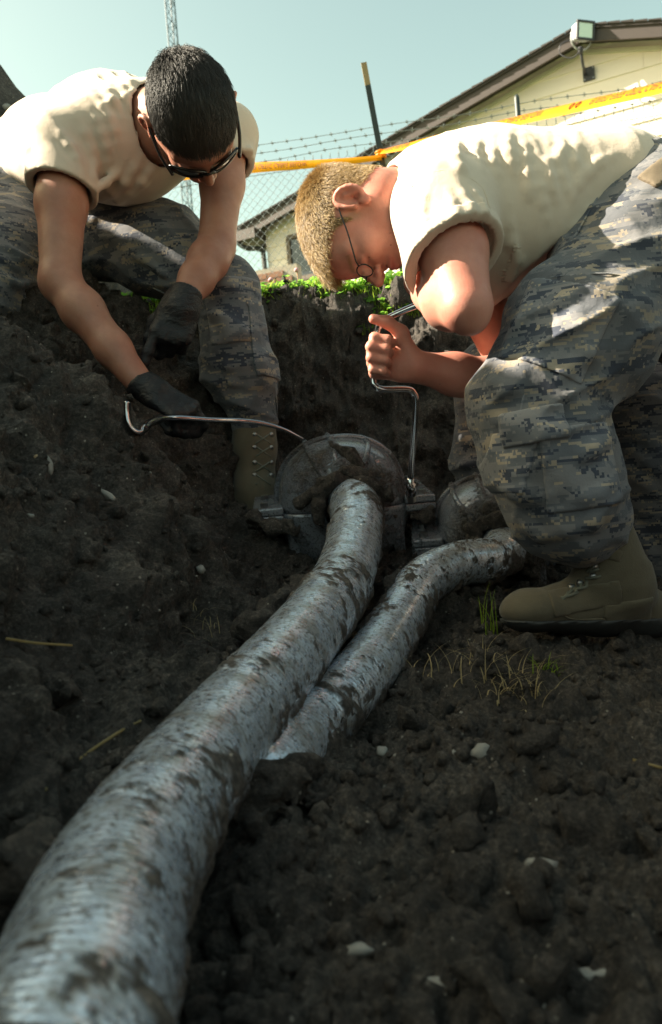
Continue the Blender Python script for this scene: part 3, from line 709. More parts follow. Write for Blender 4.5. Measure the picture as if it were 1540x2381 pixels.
# mud lying over the pipes
for k, (pl, rs, lb) in enumerate([([P(60, 2040, .53), P(105, 2040, .54), P(120, 2090, .52)], [.014, .020, .014], 'dark pointed lump of mud on the larger pipe, bottom left'),
        ([P(600, 1460, 1.14), P(650, 1420, 1.20), P(700, 1370, 1.30)], [.016, .016, .012], 'ridge of mud along the left side of the larger pipe'),
        ([P(850, 1460, 1.24), P(890, 1410, 1.31), P(925, 1340, 1.42)], [.016, .014, .010], 'mud wedged between the two pipes'),
        ([P(770, 1590, 1.10), P(805, 1545, 1.16)], [.016, .014], 'mud lump between the pipes lower down'),
        ([P(545, 1915, .745), P(600, 1865, .775), P(655, 1835, .795), P(715, 1815, .84)], [.024, .032, .030, .016], 'mud bank covering the near end of the thinner pipe')]):
    o = mudpile('mud_lump', pl, rs, None, 30+k, .016, .006); tag(o, lb, 'mud', 'mud on the pipes')
# ---------------------------------------------------------------- person bending at the right, turning the crank wrench
def arm_prims(sk, sh, el, wr, rs, k=.02, grow=0.0):
    """upper arm and forearm with the muscle swell; rs = shoulder, biceps, elbow, forearm, wrist"""
    sh, el, wr = map(np.asarray, (sh, el, wr)); a = sh+(el-sh)*.45; b = el+(wr-el)*.28; c = el+(wr-el)*.65
    g = grow
    sk.chain([sh, a, el], [rs[0]+g, rs[1]+g, rs[2]+g], k); sk.chain([el, b, c, wr], [rs[2]*.97+g, rs[3]+g, (rs[3]+rs[4])/2+g, rs[4]+g], k)
def mk_hairmat(name, a, b, rough=.32):
    t = NT(name); ci = t.n('HairInfo').outputs['Random']; t.p(color=t.mix(ci, a, b), rough=rough, spec=.6); return t.m
HAIR_A = mk_hairmat('black_hair', (.010, .008, .007), (.030, .022, .016), .5); HAIR_B = mk_hairmat('blond_hair', (.20, .12, .045), (.60, .42, .19), .38)

B = thing('person', P(1400, 1490, 1.32), 'person in tan shirt and camouflage trousers bent over at right, turning a crank wrench', 'person', 'people at work in the trench')
HB = P(840, 516, 1.43); FB = V(.12, -.99, .06); UB = V(-.95, -.05, -.26); SCB = (1.0, 1.0, .84)
shL, elL, wrL = P(1030, 490, 1.32), P(1084, 712, 1.24), P(982, 655, 1.42)
shR, elR, wrR = P(1030, 520, 1.66), P(1215, 900, 1.60), P(968, 853, 1.50)
skB = S()
WB, AB = head(skB, HB, FB, UB, SCB)
skB.cone(WB(-.030, 0, -.045), P(990, 470, 1.50), .057, .066, .03); skB.cone(WB(.02, 0, -.07), P(1000, 510, 1.50), .045, .06, .03)
skB.ecap(P(1080, 480, 1.5), P(1420, 470, 1.5), V(0, 0, 1), (.165, .115), (.13, .095), .04)
skB.cone(P(1010, 480, 1.5), shL, .06, .055, .03); skB.cone(P(1010, 490, 1.5), shR, .06, .055, .03)
arm_prims(skB, shL, elL, wrL, (.056, .0565, .041, .052, .032), .014)
skB.cone(elL+V(.15, -.6, .2)*.014, elL+V(.2, -.6, .1)*.026, .026, .018, .02)
arm_prims(skB, shR, elR, wrR, (.055, .053, .042, .047, .030), .025)
for hp, kn, an in ((P(1490, 600, 1.40), P(1235, 930, 1.30), P(1420, 1330, 1.30)), (P(1490, 600, 1.6), P(1145, 910, 1.80), P(1310, 1330, 1.84))):
    skB.cone(P(1440, 500, 1.5), hp, .09, .075, .05); skB.chain([hp, kn, an], [.075, .05, .035], .03)
# right fist closed on the crank
XB = V(-1, .20, .05); NB = V(.05, .0, 1); TB = V(.1, 1, 0)
hand(skB, wrR, XB, NB, TB, [(78, 92, 62), (80, 95, 65), (80, 95, 65), (78, 92, 62)], [(.55, .25, .75), (.9, .2, .35), (1, .05, .0)], .98, 1.0)
# left hand on the wrench's top knob, behind the elbow
hand(skB, wrL, V(.55, .12, -.80), V(.2, .8, -.1), V(-.7, -.1, -.3), [(70, 85, 55)]*4, [(.6, .6, .4), (.7, .6, .1), (.7, .7, -.1)], .98, 1.0)
def attB(v):
    l = head_local(v, HB, AB, SCB); near = (np.linalg.norm(l, axis=1) < .17); sc = scalp_mask(l, .008)*near
    sb = np.exp(-((l[:, 0]-.016)**2/.009**2+(l[:, 2]+.002)**2/.02**2))*(np.abs(l[:, 1]) > .05)*near*.6
    brow = np.exp(-((l[:, 0]-.09)**2/.018**2+(l[:, 2]-.026)**2/.0055**2))*(np.abs(l[:, 1]) > .012)*(np.abs(l[:, 1]) < .055)*near*.85
    lip = np.exp(-((l[:, 2]+.0595)/.0085)**2)*np.exp(-(l[:, 1]/.022)**2)*(l[:, 0] > .08)*near
    return {'scalp': np.clip(np.maximum(sc, np.maximum(sb, brow)), 0, 1), 'lip': lip}
vB, fB = nets(skB, .0036); bodyB = mesh_obj('body', vB, fB, SKIN_B, B, True, attrs=attB(vB))
def lenB(l): return .0060+.012*sstep(.02, .10, l[:, 2])+.012*sstep(.03, .09, l[:, 0])*sstep(.04, .09, l[:, 2])
def combB(l):
    o = np.zeros_like(l); k = sstep(.01, .11, l[:, 2]); o[:, 0] = .1+.65*k; o[:, 2] = -.7+.55*k; return o
make_hair('hair', vB, fB, WB, AB, HB, SCB, HAIR_B, B, 32000, lenB, combB, .00034, 2, .80, .16)
# shirt
def torso_B(g=0.0):
    s = S()
    s.ecap(P(1090, 498, 1.5), P(1390, 470, 1.5), V(0, 0, 1), (.178+g, .141+g), (.158+g, .119+g), .045)
    s.ecap(P(1025, 485, 1.5), P(1090, 495, 1.5), V(0, 0, 1), (.13+g, .090+g), (.17+g, .13+g), .045)
    s.ell(P(1190, 545, 1.47), (V(1, 0, 0), V(0, 1, 0), V(0, 0, 1)), (.15, .125, .155), .06)
    s.cone(P(1390, 455, 1.5), P(1540, 480, 1.5), .112, .108, .05)
    s.cone(P(985, 470, 1.5), shL, .085, .075, .05); s.cone(P(985, 480, 1.5), shR, .08, .07, .05)
    return s
shB = torso_B(.004)
dL = unit(elL-shL); hemL = P(1048, 590, 1.265)
shB.cone(shL-dL*.01, shL+dL*.13, .084, .087, .03)
dR = unit(elR-shR); shB.cone(shR, shR+dR*.20, .072, .070, .03)
shB.plane(shR+dR*.185, dR, .003) if False else None
folds(shB, [[(1118, 318), (1105, 360), (1118, 395)], [(1190, 300), (1178, 340), (1190, 380), (1196, 420)], [(1150, 330), (1146, 380), (1160, 430)],
            [(1218, 315), (1222, 370), (1228, 440), (1232, 470)], [(1272, 305), (1275, 380), (1284, 440), (1300, 480)], [(1296, 320), (1310, 345), (1296, 375), (1318, 440), (1335, 470)],
            [(1065, 330), (1062, 370), (1085, 410)], [(1030, 350), (1022, 385)], [(1345, 310), (1335, 380), (1352, 440)], [(1240, 330), (1252, 400), (1262, 470), (1280, 540)],
            [(1320, 480), (1340, 430), (1390, 380), (1460, 350)], [(1290, 600), (1340, 530), (1400, 450)], [(1180, 470), (1190, 560), (1230, 630)]], 1.0, 1.6, .0115, .40, .008)
folds(shB, [[(1000, 430), (985, 490), (1000, 540)], [(1060, 425), (1095, 480), (1110, 540)], [(1040, 440), (1062, 500), (1070, 550)], [(1085, 430), (1120, 470), (1133, 520)]], 1.0, 1.6, .0065, .35, .008)
armL = S(); arm_prims(armL, shL-dL*.02, elL, wrL, (.056, .0585, .0415, .048, .030), .028, .0065)
def _hollow(p, d):
    q = p-hemL.astype(f32); k = ((q@dL.astype(f32)) > -.030) & (d < .02) & ((q*q).sum(1) < .03)
    if k.any(): d = d.copy(); d[k] = np.maximum(d[k], -armL(p[k]))
    return d
shB.post.append(_hollow)
_cutL = unit(dL*.9+V(.30, -.1, .2)*.3)
shB.post.append(lambda p, d: np.where(((p-shL.astype(f32))@dL.astype(f32) > -.02) & (np.linalg.norm((p-shL.astype(f32))-((p-shL.astype(f32))@dL.astype(f32))[:, None]*dL.astype(f32), axis=1) < .0905) & ((p@_f.astype(f32)) < (CAM@_f+1.345)), np.maximum(d, (p-hemL.astype(f32))@_cutL.astype(f32)), d))
hem_n = V(.62, -.78, .0)
shB.plane(P(1345, 535, 1.4), hem_n, .004)
nkB = S(); nkB.cone(WB(-.03, 0, -.03), P(990, 470, 1.5), .062, .070, .02); nkB.cone(WB(.02, 0, -.07), P(985, 505, 1.5), .05, .062, .03)
def _neckhole(p, d):
    q = p-P(985, 470, 1.5).astype(f32); k = ((q*q).sum(1) < .03) & (d < .02)
    if k.any(): d = d.copy(); d[k] = np.maximum(d[k], -nkB(p[k]))
    return d
shB.post.append(_neckhole)
shB.post.append(wrinkle(V(1, .25, 0), 26, 4, .0015, 3))
shirtB = sdf_obj('shirt', shB, .0046, SHIRT, B)
# sleeve hem band
regh = S(); regh.box(hemL-_cutL*.011, (_cutL, V(1, 0, 0), V(0, 0, 1)), (.011, .14, .13), .002)
sdf_obj('sleeve_hem', Patch(shB, .0016, regh), .004, SHIRT, shirtB)
# trousers
trB = S()
hN, kN, aN = P(1475, 620, 1.40), P(1238, 925, 1.30), P(1362, 1215, 1.30)
trB.ecap(P(1570, 520, 1.50), P(1470, 500, 1.5), V(0, 0, 1), (.19, .155), (.165, .13), .05)
trB.ell(P(1600, 640, 1.5), (V(1, 0, 0), V(0, 1, 0), V(0, 0, 1)), (.17, .17, .19), .05)
trB.chain([P(1520, 560, 1.42), hN, P(1345, 775, 1.33), kN], [.135, .132, .122, .102], .05)
trB.chain([P(1236, 940, 1.30), P(1285, 1080, 1.29), P(1322, 1165, 1.29), P(1345, 1205, 1.30)], [.101, .103, .095, .082], .03)
trB.chain([P(1250, 1245, 1.28), P(1335, 1245, 1.26), P(1425, 1195, 1.30)], [.022, .030, .030], .03)
hF = P(1500, 620, 1.66)
trB.chain([hF, P(1160, 880, 1.80)], [.12, .10], .04); trB.chain([P(1150, 900, 1.82), P(1142, 1060, 1.84), P(1190, 1200, 1.86), P(1322, 1345, 1.86)], [.098, .096, .090, .066], .03)
folds(trB, [[(1205, 965), (1265, 1000), (1330, 985)], [(1200, 1000), (1270, 1015), (1370, 995)], [(1135, 880), (1180, 905), (1240, 900)], [(1150, 960), (1200, 985), (1260, 1010)],
            [(1330, 1225), (1260, 1240), (1225, 1200)], [(1440, 1180), (1380, 1210), (1300, 1235)], [(1430, 1110), (1390, 1150), (1330, 1160)], [(1170, 1120), (1230, 1150), (1300, 1140)],
            [(1420, 1010), (1380, 1050), (1330, 1070)], [(1300, 620), (1230, 720), (1180, 800)], [(1440, 690), (1350, 740), (1270, 800)], [(1400, 800), (1330, 850), (1290, 900)]], .9, 1.5, .0125, .45, .012)
folds(trB, [[(1062, 1010), (1110, 1030), (1160, 1060)], [(1058, 1070), (1110, 1085), (1165, 1110)], [(1060, 1120), (1110, 1105), (1160, 1090)], [(1300, 1290), (1340, 1300)], [(1298, 1320), (1340, 1335)]], 1.4, 2.1, .014, .5, .014)
trB.post.append(wrinkle(unit(aN-kN), 22, 6.5, .0055, 5)); trB.post.append(wrinkle(V(.6, .6, 0), 13, 5, .006, 15))
trousB = sdf_obj('trousers', trB, .0050, CAMO, B)
def region(u, v, d, du, dv, rot, depth=.12):
    k = d/FPX; a = V(math.cos(rot), math.sin(rot), 0); b = V(-math.sin(rot), math.cos(rot), 0)
    s = S(); s.box(P(u, v, d), (a, b, V(0, 0, 1)), (du*k/2, dv*k/2, depth), .004); return s
CAMO_P = mk_camo('camouflage_pocket_cloth')
def pocket(base, name, u, v, d, du, dv, rot, off, parent, h=.0042, depth=.10): return sdf_obj(name, Patch(base, off, region(u, v, d, du, dv, rot, depth)), h, CAMO_P, parent)
pocket(trB, 'calf_pocket', 1330, 1090, 1.24, 175, 190, .16, .004, trousB)
pocket(trB, 'pocket_flap', 1240, 990, 1.20, 145, 82, .16, .0085, trousB)
pocket(trB, 'thigh_pocket', 1290, 770, 1.24, 190, 210, -.40, .004, trousB)
pocket(trB, 'knee_patch', 1175, 1080, 1.24, 90, 130, -.2, .0025, trousB)
# belt
BELT = plain('tan_web_belt', (.13, .10, .065), .85, bump=.4, sc=90)
regb = S(); regb.box(P(1532, 420, 1.45), (unit(hem_n), V(.78, .62, 0), V(0, 0, 1)), (.019, .105, .25), .002)
sdf_obj('belt', Patch(trB, .006, regb), .0045, BELT, B)
# boots
bootN, bootN_o = boot_parts(B, P(1445, 1352, 1.32), P(1168, 1452, 1.285), P(1545, 1480, 1.36), [P(1390, 1215, 1.31), P(1412, 1280, 1.315)], [.052, .050], V(.0, -1, .06))
LACE = plain('sage_lace', (.13, .13, .10), .9)
for (q0, q1) in (((1305, 1398), (1322, 1374)), ((1332, 1386), (1344, 1362)), ((1356, 1374), (1366, 1350)), ((1366, 1330), (1384, 1310)), ((1360, 1310), (1380, 1292)), ((1352, 1290), (1372, 1272)), ((1318, 1385), (1335, 1360)), ((1345, 1372), (1352, 1352)), ((1300, 1392), (1350, 1375)), ((1325, 1372), (1372, 1362)), ((1372, 1330), (1392, 1322)), ((1362, 1345), (1398, 1340)), ((1378, 1300), (1398, 1305))):
    a, b = hit(bootN, *q0, 1.1, 1.5), hit(bootN, *q1, 1.1, 1.5)
    if a is not None and b is not None: MB().tube([a, (a+b)/2-_f*.006, b], .0028, 6).build('lace', LACE, bootN_o, True)
for q0 in ((1330, 1366), (1350, 1356), (1384, 1318), (1380, 1340)):
    a = hit(bootN, *q0, 1.1, 1.5)
    if a is not None: MB().tube([a+_f*.004, a-_f*.004], [.0065, .005], 10).build('eyelet', DULLSTEEL, bootN_o, True)
vent = S(); vent.chain([P(1330, 1412, 1.2), P(1395, 1380, 1.2), P(1425, 1415, 1.2)], [.010, .017, .010], .02)
vent2 = S(); kq = 1.2/FPX
vent2.box(P(1382, 1408, 1.2), (V(1, 0, 0), V(0, 1, 0), V(0, 0, 1)), (56*kq, 20*kq, .12), .012)
sdf_obj('vent_panel', Patch(bootN, .002, vent2), .004, plain('grey_mesh_fabric', (.11, .12, .115), .85, sc=300, bump=.4), bootN_o)
b2, b2o = boot_parts(B, P(1335, 1360, 1.88), P(1255, 1402, 1.80), P(1400, 1400, 1.96), [P(1320, 1320, 1.87)], [.055], V(0, -1, .06))
# glasses
WIRE = plain('black_wire', (.02, .02, .02), .3, .6); GL = NT('clear_lens'); GL.p(color=(.9, .95, 1), rough=.02, trans=1.0, alpha=.35); GL = GL.m
def glasses(name, W, label, wide, lens_mat, frame_mat, wire=.0011, sx=.022, sz=.0165, fx=.108, ear=-.006, tz=.008, wrap=.006):
    g = thing(name, W(fx, 0, 0), label, 'glasses')
    for s in (-1, 1):
        ring = [W(fx-wrap*((s*.034+sx*math.cos(a))/.05)**2, s*.034+sx*math.cos(a), -.002+sz*math.sin(a)) for a in np.linspace(0, 2*math.pi, 25)]
        MB().tube(ring, wire, 6, False).build('rim', frame_mat, g, True)
        n = len(ring)-1; cen = W(fx-wrap*.46+.002, s*.034, -.002)
        mesh_obj('lens', ring[:-1]+[cen], [(i, (i+1) % n, n) for i in range(n)], lens_mat, g, True)
        MB().tube(spline([W(fx-wrap, s*(.034+sx), tz*.6), W(fx-.016, s*.066, tz), W(.05, s*.0765, tz+.006), W(ear+.006, s*.081, tz+.018), W(ear-.016, s*.083, tz+.012), W(ear-.026, s*.080, -.008)], 6), wire*1.2, 6).build('temple', frame_mat, g, True)
    MB().tube(spline([W(fx, -.013, .0), W(fx+.004, 0, .004), W(fx, .013, .0)], 5), wire, 6).build('bridge', frame_mat, g, True)
    return g
glasses('eyeglasses', WB, 'thin black wire eyeglasses on the blond person bending at right', .05, GL, WIRE, .0013)
# crank wrench (speed brace)
nutp = c1+s1*(.147+.030)+f1*-.03+u1*.026
sock = P(957, 1128, 1.655)
crank_pts = [P(1040, 688, 1.45), P(960, 714, 1.47), P(900, 741, 1.49), P(884, 752, 1.495), P(876, 785, 1.50), P(868, 878, 1.50), P(872, 897, 1.50), P(890, 905, 1.505), P(945, 905, 1.535), P(962, 914, 1.545), P(968, 940, 1.555), P(962, 1030, 1.605), P(955, 1118, 1.65)]
t = thing('crank_wrench', nutp, 'chromed crank wrench held in a bare fist, standing on the case bolt', 'wrench')
cp = np.array(spline(crank_pts, 8)); MB().tube(cp, .0065, 12).build('crank_rod', STEEL, t, True)
MB().tube([P(1045, 686, 1.445), P(1010, 696, 1.455)], [.014, .012], 14).build('end_grip', STEEL, t, True)
MB().tube([P(955, 1112, 1.645), P(954, 1122, 1.652), P(956, 1124, 1.653), P(957, 1150, 1.668)], [.0075, .0085, .0115, .0115], 14).build('socket', STEEL, t, True)
MB().tube([P(957, 1146, 1.666), P(958, 1166, 1.675)], .0095, 6).build('adapter', DULLSTEEL, t, False)
KA = 1.07
def PA(u, v, d): return P(u, v, d*KA)
# ---------------------------------------------------------------- person crouching at the left, black gloves and pry bar
A_ = thing('person', PA(600, 1230, 1.72), 'dark haired person in tan shirt, sunglasses and black gloves crouching on the left bank', 'person', 'people at work in the trench')
HA = PA(447, 280, 1.50); FA = V(.28, -.93, -.20); UA = V(.18, -.10, .97); SCA = (1.0, 1.12, 1.05)
shRa, elRa, wrRa = PA(145, 335, 1.64), PA(140, 655, 1.56), PA(332, 898, 1.50)
shLa, elLa, wrLa = PA(528, 312, 1.74), PA(503, 575, 1.68), PA(432, 690, 1.58)
skA = S(); WA, AA = head(skA, HA, FA, UA, SCA)
skA.cone(WA(-.035, 0, -.05), PA(345, 275, 1.70), .058, .066, .03); skA.cone(WA(.01, 0, -.07), PA(350, 320, 1.70), .05, .06, .03)
skA.ecap(PA(300, 330, 1.74), PA(120, 450, 2.02), V(1, .05, .3), (.15, .10), (.13, .095), .04)
skA.cone(PA(320, 300, 1.72), shRa, .06, .055, .03); skA.cone(PA(340, 310, 1.72), shLa, .06, .055, .03)
arm_prims(skA, shRa, elRa, wrRa, (.052, .0525, .041, .0425, .028), .025)
arm_prims(skA, shLa, elLa, wrLa, (.052, .049, .0405, .043, .030), .025)
for hp, kn, an in ((PA(210, 520, 1.95), PA(535, 690, 1.79), PA(594, 1090, 1.82)), (PA(60, 500, 1.95), PA(-80, 690, 1.62), PA(60, 700, 1.80))):
    skA.cone(PA(120, 460, 2.0), hp, .08, .07, .05); skA.chain([hp, kn, an], [.07, .042, .030], .03)
def attA(v):
    l = head_local(v, HA, AA, SCA); near = (np.linalg.norm(l, axis=1) < .17); sc = scalp_mask(l, .008)*near
    sb = np.exp(-((l[:, 0]-.018)**2/.009**2+(l[:, 2]-.0)**2/.022**2))*(np.abs(l[:, 1]) > .05)*near*.8
    lip = np.exp(-((l[:, 2]+.0595)/.0085)**2)*np.exp(-(l[:, 1]/.022)**2)*(l[:, 0] > .08)*near
    return {'scalp': np.clip(np.maximum(sc, sb), 0, 1), 'lip': lip}
vA, fA = nets(skA, .0036); bodyA = mesh_obj('body', vA, fA, SKIN_A, A_, True, attrs=attA(vA))
def lenA(l): return .0045+.020*sstep(.045, .09, l[:, 2])
def combA(l):
    o = np.zeros_like(l); k = sstep(.01, .10, l[:, 2]); o[:, 0] = .15+.75*k; o[:, 2] = -.7+.6*k; return o
make_hair('hair', vA, fA, WA, AA, HA, SCA, HAIR_A, A_, 20000, lenA, combA, .0005, 4, .62, .10)
# shirt
shA = S()
shA.ecap(PA(310, 325, 1.73), PA(110, 425, 2.02), V(1, .05, .3), (.168, .118), (.160, .125), .05)
shA.ell(PA(130, 345, 1.96), (V(1, 0, 0), V(0, 1, 0), V(0, 0, 1)), (.15, .130, .14), .06)
shA.ell(PA(255, 300, 1.84), (V(1, 0, 0), V(0, 1, 0), V(0, 0, 1)), (.17, .135, .13), .06)
shA.ell(PA(275, 385, 1.72), (V(1, 0, 0), V(0, 1, 0), V(0, 0, 1)), (.13, .085, .10), .05)
shA.cone(PA(330, 290, 1.71), shRa, .085, .072, .05); shA.cone(PA(360, 300, 1.73), shLa, .085, .068, .05)
shA.cone(PA(30, 410, 2.03), PA(-60, 450, 2.1), .14, .13, .05)
dRa, dLa = unit(elRa-shRa), unit(elLa-shLa)
shA.cone(shRa, shRa+dRa*.13, .072, .079, .03); shA.cone(shLa, shLa+dLa*.13, .068, .076, .03)
folds(shA, [[(215, 170), (250, 215), (270, 250), (285, 300)], [(250, 165), (285, 205), (300, 250), (305, 300)], [(285, 165), (305, 195), (312, 240)], [(210, 210), (240, 250), (262, 300), (275, 360)],
            [(200, 230), (225, 280), (245, 340), (250, 400)], [(160, 250), (195, 310), (215, 380), (205, 440)], [(120, 290), (160, 340), (185, 400)], [(300, 330), (270, 400), (215, 440)], [(330, 350), (290, 420), (230, 460)],
            [(360, 370), (330, 420), (270, 465)], [(585, 330), (570, 370), (545, 395)], [(60, 340), (75, 370)]], 1.3, 2.3, .0115, .42, .010)
armRa, armLa = S(), S(); arm_prims(armRa, shRa-dRa*.02, elRa, wrRa, (.052, .0525, .041, .0425, .028), .025, .007); arm_prims(armLa, shLa-dLa*.02, elLa, wrLa, (.052, .049, .0405, .043, .030), .025, .007)
hemRa, hemLa = PA(131, 437, 1.605), PA(533, 392, 1.725); nRa, nLa = unit(dRa*1.0+V(-1, 0, 0)*.22), unit(dLa+V(1, 0, 0)*.34)
def _slv(hem, n_, arm, sh, dd):
    hem, n_, sh, dd = (x.astype(f32) for x in (hem, n_, sh, dd))
    def fn(p, d):
        q = p-hem; k = ((q*q).sum(1) < .035) & (d < .03)
        if k.any():
            pk = p[k]; qk = q[k]; dk = d[k]; w_ = pk-sh; ax = w_@dd; rd = np.linalg.norm(w_-ax[:, None]*dd, axis=1); on = (ax > .0) & (rd < .10)
            dk = np.where(on, np.maximum(dk, qk@n_), dk); dk = np.where((qk@n_ > -.05), np.maximum(dk, -arm(pk)), dk)
            d = d.copy(); d[k] = dk
        return d
    return fn
shA.post.append(_slv(hemRa, nRa, armRa, shRa, dRa)); shA.post.append(_slv(hemLa, nLa, armLa, shLa, dLa))
nkA = S(); nkA.cone(WA(-.03, 0, -.03), PA(345, 275, 1.70), .062, .069, .02); nkA.cone(WA(.015, 0, -.06), PA(352, 322, 1.69), .056, .062, .02)
def _nkA(p, d):
    q = p-PA(345, 275, 1.68).astype(f32); k = ((q*q).sum(1) < .035) & (d < .02)
    if k.any(): d = d.copy(); d[k] = np.maximum(d[k], -nkA(p[k]))
    return d
shA.post.append(_nkA); shA.post.append(wrinkle(V(.6, .5, 0), 26, 4, .0015, 23))
shirtA = sdf_obj('shirt', shA, .0048, SHIRT, A_)
# trousers
trA = S()
trA.ecap(PA(150, 490, 1.98), PA(-20, 500, 2.05), V(0, .2, 1), (.16, .15), (.16, .15), .05)
trA.chain([PA(190, 520, 1.95), PA(370, 580, 1.85), PA(520, 672, 1.77)], [.125, .112, .083], .05)
trA.chain([PA(528, 680, 1.77), PA(540, 770, 1.78), PA(556, 860, 1.80), PA(588, 975, 1.82)], [.083, .080, .088, .062], .03)
trA.chain([PA(40, 510, 1.95), PA(0, 590, 1.78), PA(-80, 690, 1.62)], [.125, .115, .09], .05); trA.chain([PA(-80, 690, 1.62), PA(30, 690, 1.80)], [.085, .075], .03)
folds(trA, [[(480, 700), (530, 760), (600, 780)], [(475, 830), (530, 850), (600, 840)], [(480, 870), (540, 890), (610, 900)], [(500, 930), (560, 930), (630, 940)], [(300, 480), (380, 530), (440, 600)], [(240, 540), (330, 600), (420, 660)],
            [(380, 470), (440, 520), (500, 590)], [(0, 560), (40, 600), (80, 610)], [(0, 640), (40, 660), (75, 650)], [(510, 800), (560, 770), (615, 760)]], 1.4, 2.3, .012, .45, .012)
trA.post.append(wrinkle(V(.2, 1, 0), 20, 6.5, .0055, 35)); trA.post.append(wrinkle(V(.7, -.4, 0), 10, 6, .006, 45))
trousA = sdf_obj('trousers', trA, .0052, CAMO, A_)
pocket(trA, 'knee_patch', 545, 720, 1.70*KA, 130, 150, .15, .003, trousA, .0048)
pocket(trA, 'cargo_pocket', 622, 800, 1.80*KA, 60, 170, .12, .006, trousA, .0048)
# boots
ba, bao = boot_parts(A_, PA(592, 1150, 1.80), PA(668, 1222, 1.68), PA(572, 1225, 1.88), [PA(592, 965, 1.82), PA(592, 1040, 1.82)], [.055, .053], V(.05, -1, .0), toe_r=.045)
for v0 in (1010, 1040, 1075, 1105):
    for sg in (1, -1):
        a, b = hit(ba, 612-15*sg, v0, 1.5, 2.3), hit(ba, 612+17*sg, v0+22, 1.5, 2.3)
        if a is not None and b is not None: MB().tube([a-_f*.002, (a+b)/2-_f*.006, b-_f*.002], .0026, 6).build('lace', LACE, bao, True)
    for du in (-20, 18):
        a = hit(ba, 612+du, v0, 1.5, 2.3)
        if a is not None: MB().tube([a+_f*.004, a-_f*.004], [.007, .005], 10).build('eyelet', DULLSTEEL, bao, True)
bb, bbo = boot_parts(A_, PA(58, 718, 1.76), PA(98, 852, 1.72), PA(92, 690, 1.80), [PA(10, 690, 1.78)], [.055], V(1, .12, .1))
# gloves
glA = S(); Xr = V(.83, -.50, .15)
hand(glA, wrRa+Xr*.02, Xr, V(-.30, -.75, -.58), V(.35, .45, -.75), [(38, 70, 50), (62, 85, 55), (66, 88, 58), (64, 86, 56)], [(.75, .35, .45), (.9, .3, .1), (1, .25, .0)], 1.02, 1.12)
glA.chain([wrRa-unit(wrRa-elRa)*.012, wrRa+Xr*.03], [.034, .033], .01)
glA.post.append(wrinkle(V(.8, -.4, 0), 40, 18, .0016, 7))
glA.plane(wrRa-unit(wrRa-elRa)*.010, -unit(wrRa-elRa), .003)
sdf_obj('glove', glA, .0036, GLOVE, A_)
glB = S(); Xl = V(-.28, -.92, .28)
hand(glB, wrLa+Xl*.012, Xl, V(-.15, .15, -.95), V(-.95, .25, .1), [(8, 12, 10), (62, 85, 55), (70, 88, 55), (70, 86, 56)], [(.8, .4, .4), (.9, .4, .0), (.9, .5, -.2)], 1.06, 1.15)
glB.chain([wrLa-unit(wrLa-elLa)*.004, wrLa+Xl*.04], [.038, .036], .01); glB.chain([wrLa+V(-.9, .2, 0)*.034+Xl*.006, wrLa+V(.9, .25, 0)*.034-Xl*.004], [.010, .010], .012)
glB.plane(wrLa-unit(wrLa-elLa)*.006, -unit(wrLa-elLa), .003); glB.post.append(wrinkle(V(.2, 1, 0), 40, 18, .0016, 9))
sdf_obj('glove', glB, .0036, GLOVE, A_)
# sunglasses
DARK = NT('dark_lens'); DARK.p(color=(.008, .008, .01), rough=.06, spec=.7); DARK = DARK.m
FRM = plain('black_frame', (.012, .012, .012), .25)
glasses('sunglasses', WA, 'black wraparound sunglasses on the dark haired person at left', .05, DARK, FRM, .0034, .032, .021, .105, -.008, .006, .018)
# pry bar
BARS = plain('dark_polished_steel', (.40, .40, .43), .16, 1.0, .1)
pb = thing('pry_bar', PA(400, 975, 1.45), 'curved steel pry bar with hooked end held in the lower black glove', 'pry bar')
pts_ = spline([PA(297, 935, 1.27), PA(297, 960, 1.27), PA(303, 990, 1.27), PA(320, 1004, 1.28), PA(338, 995, 1.31), PA(352, 982, 1.35), PA(400, 972, 1.44), PA(490, 977, 1.50), PA(560, 979, 1.53), PA(610, 985, 1.56), PA(660, 999, 1.59), PA(704, 1021, 1.62)], 8)
n_ = len(pts_); v_, f_ = [], []
for i, p in enumerate(pts_):
    t_ = unit(pts_[min(i+1, n_-1)]-pts_[max(i-1, 0)]); nn_ = unit(np.cross(t_, _f)); wd = unit(np.cross(nn_, t_))
    k_ = i/(n_-1); hw = .012 if k_ < .35 else .0072+.003*max(0, (k_-.8)/.2); ht = .0042 if k_ < .35 else .0056-.0030*max(0, (k_-.8)/.2)
    for j in range(8): a = 2*math.pi*j/8; v_.append(p+wd*hw*math.copysign(abs(math.cos(a))**.6, math.cos(a))+nn_*ht*math.copysign(abs(math.sin(a))**.6, math.sin(a)))
f_ = [(i*8+j, i*8+(j+1) % 8, (i+1)*8+(j+1) % 8, (i+1)*8+j) for i in range(n_-1) for j in range(8)]+[tuple(range(8))[::-1], tuple((n_-1)*8+j for j in range(8))]
mesh_obj('bar', v_, f_, BARS, pb, True)
MB().box(PA(699, 1017, 1.612), (unit(pts_[-1]-pts_[-3]), unit(np.cross(pts_[-1]-pts_[-3], _f)), V(0, 0, 1)), (.012, .0026, .003)).build('claw', BARS, pb)

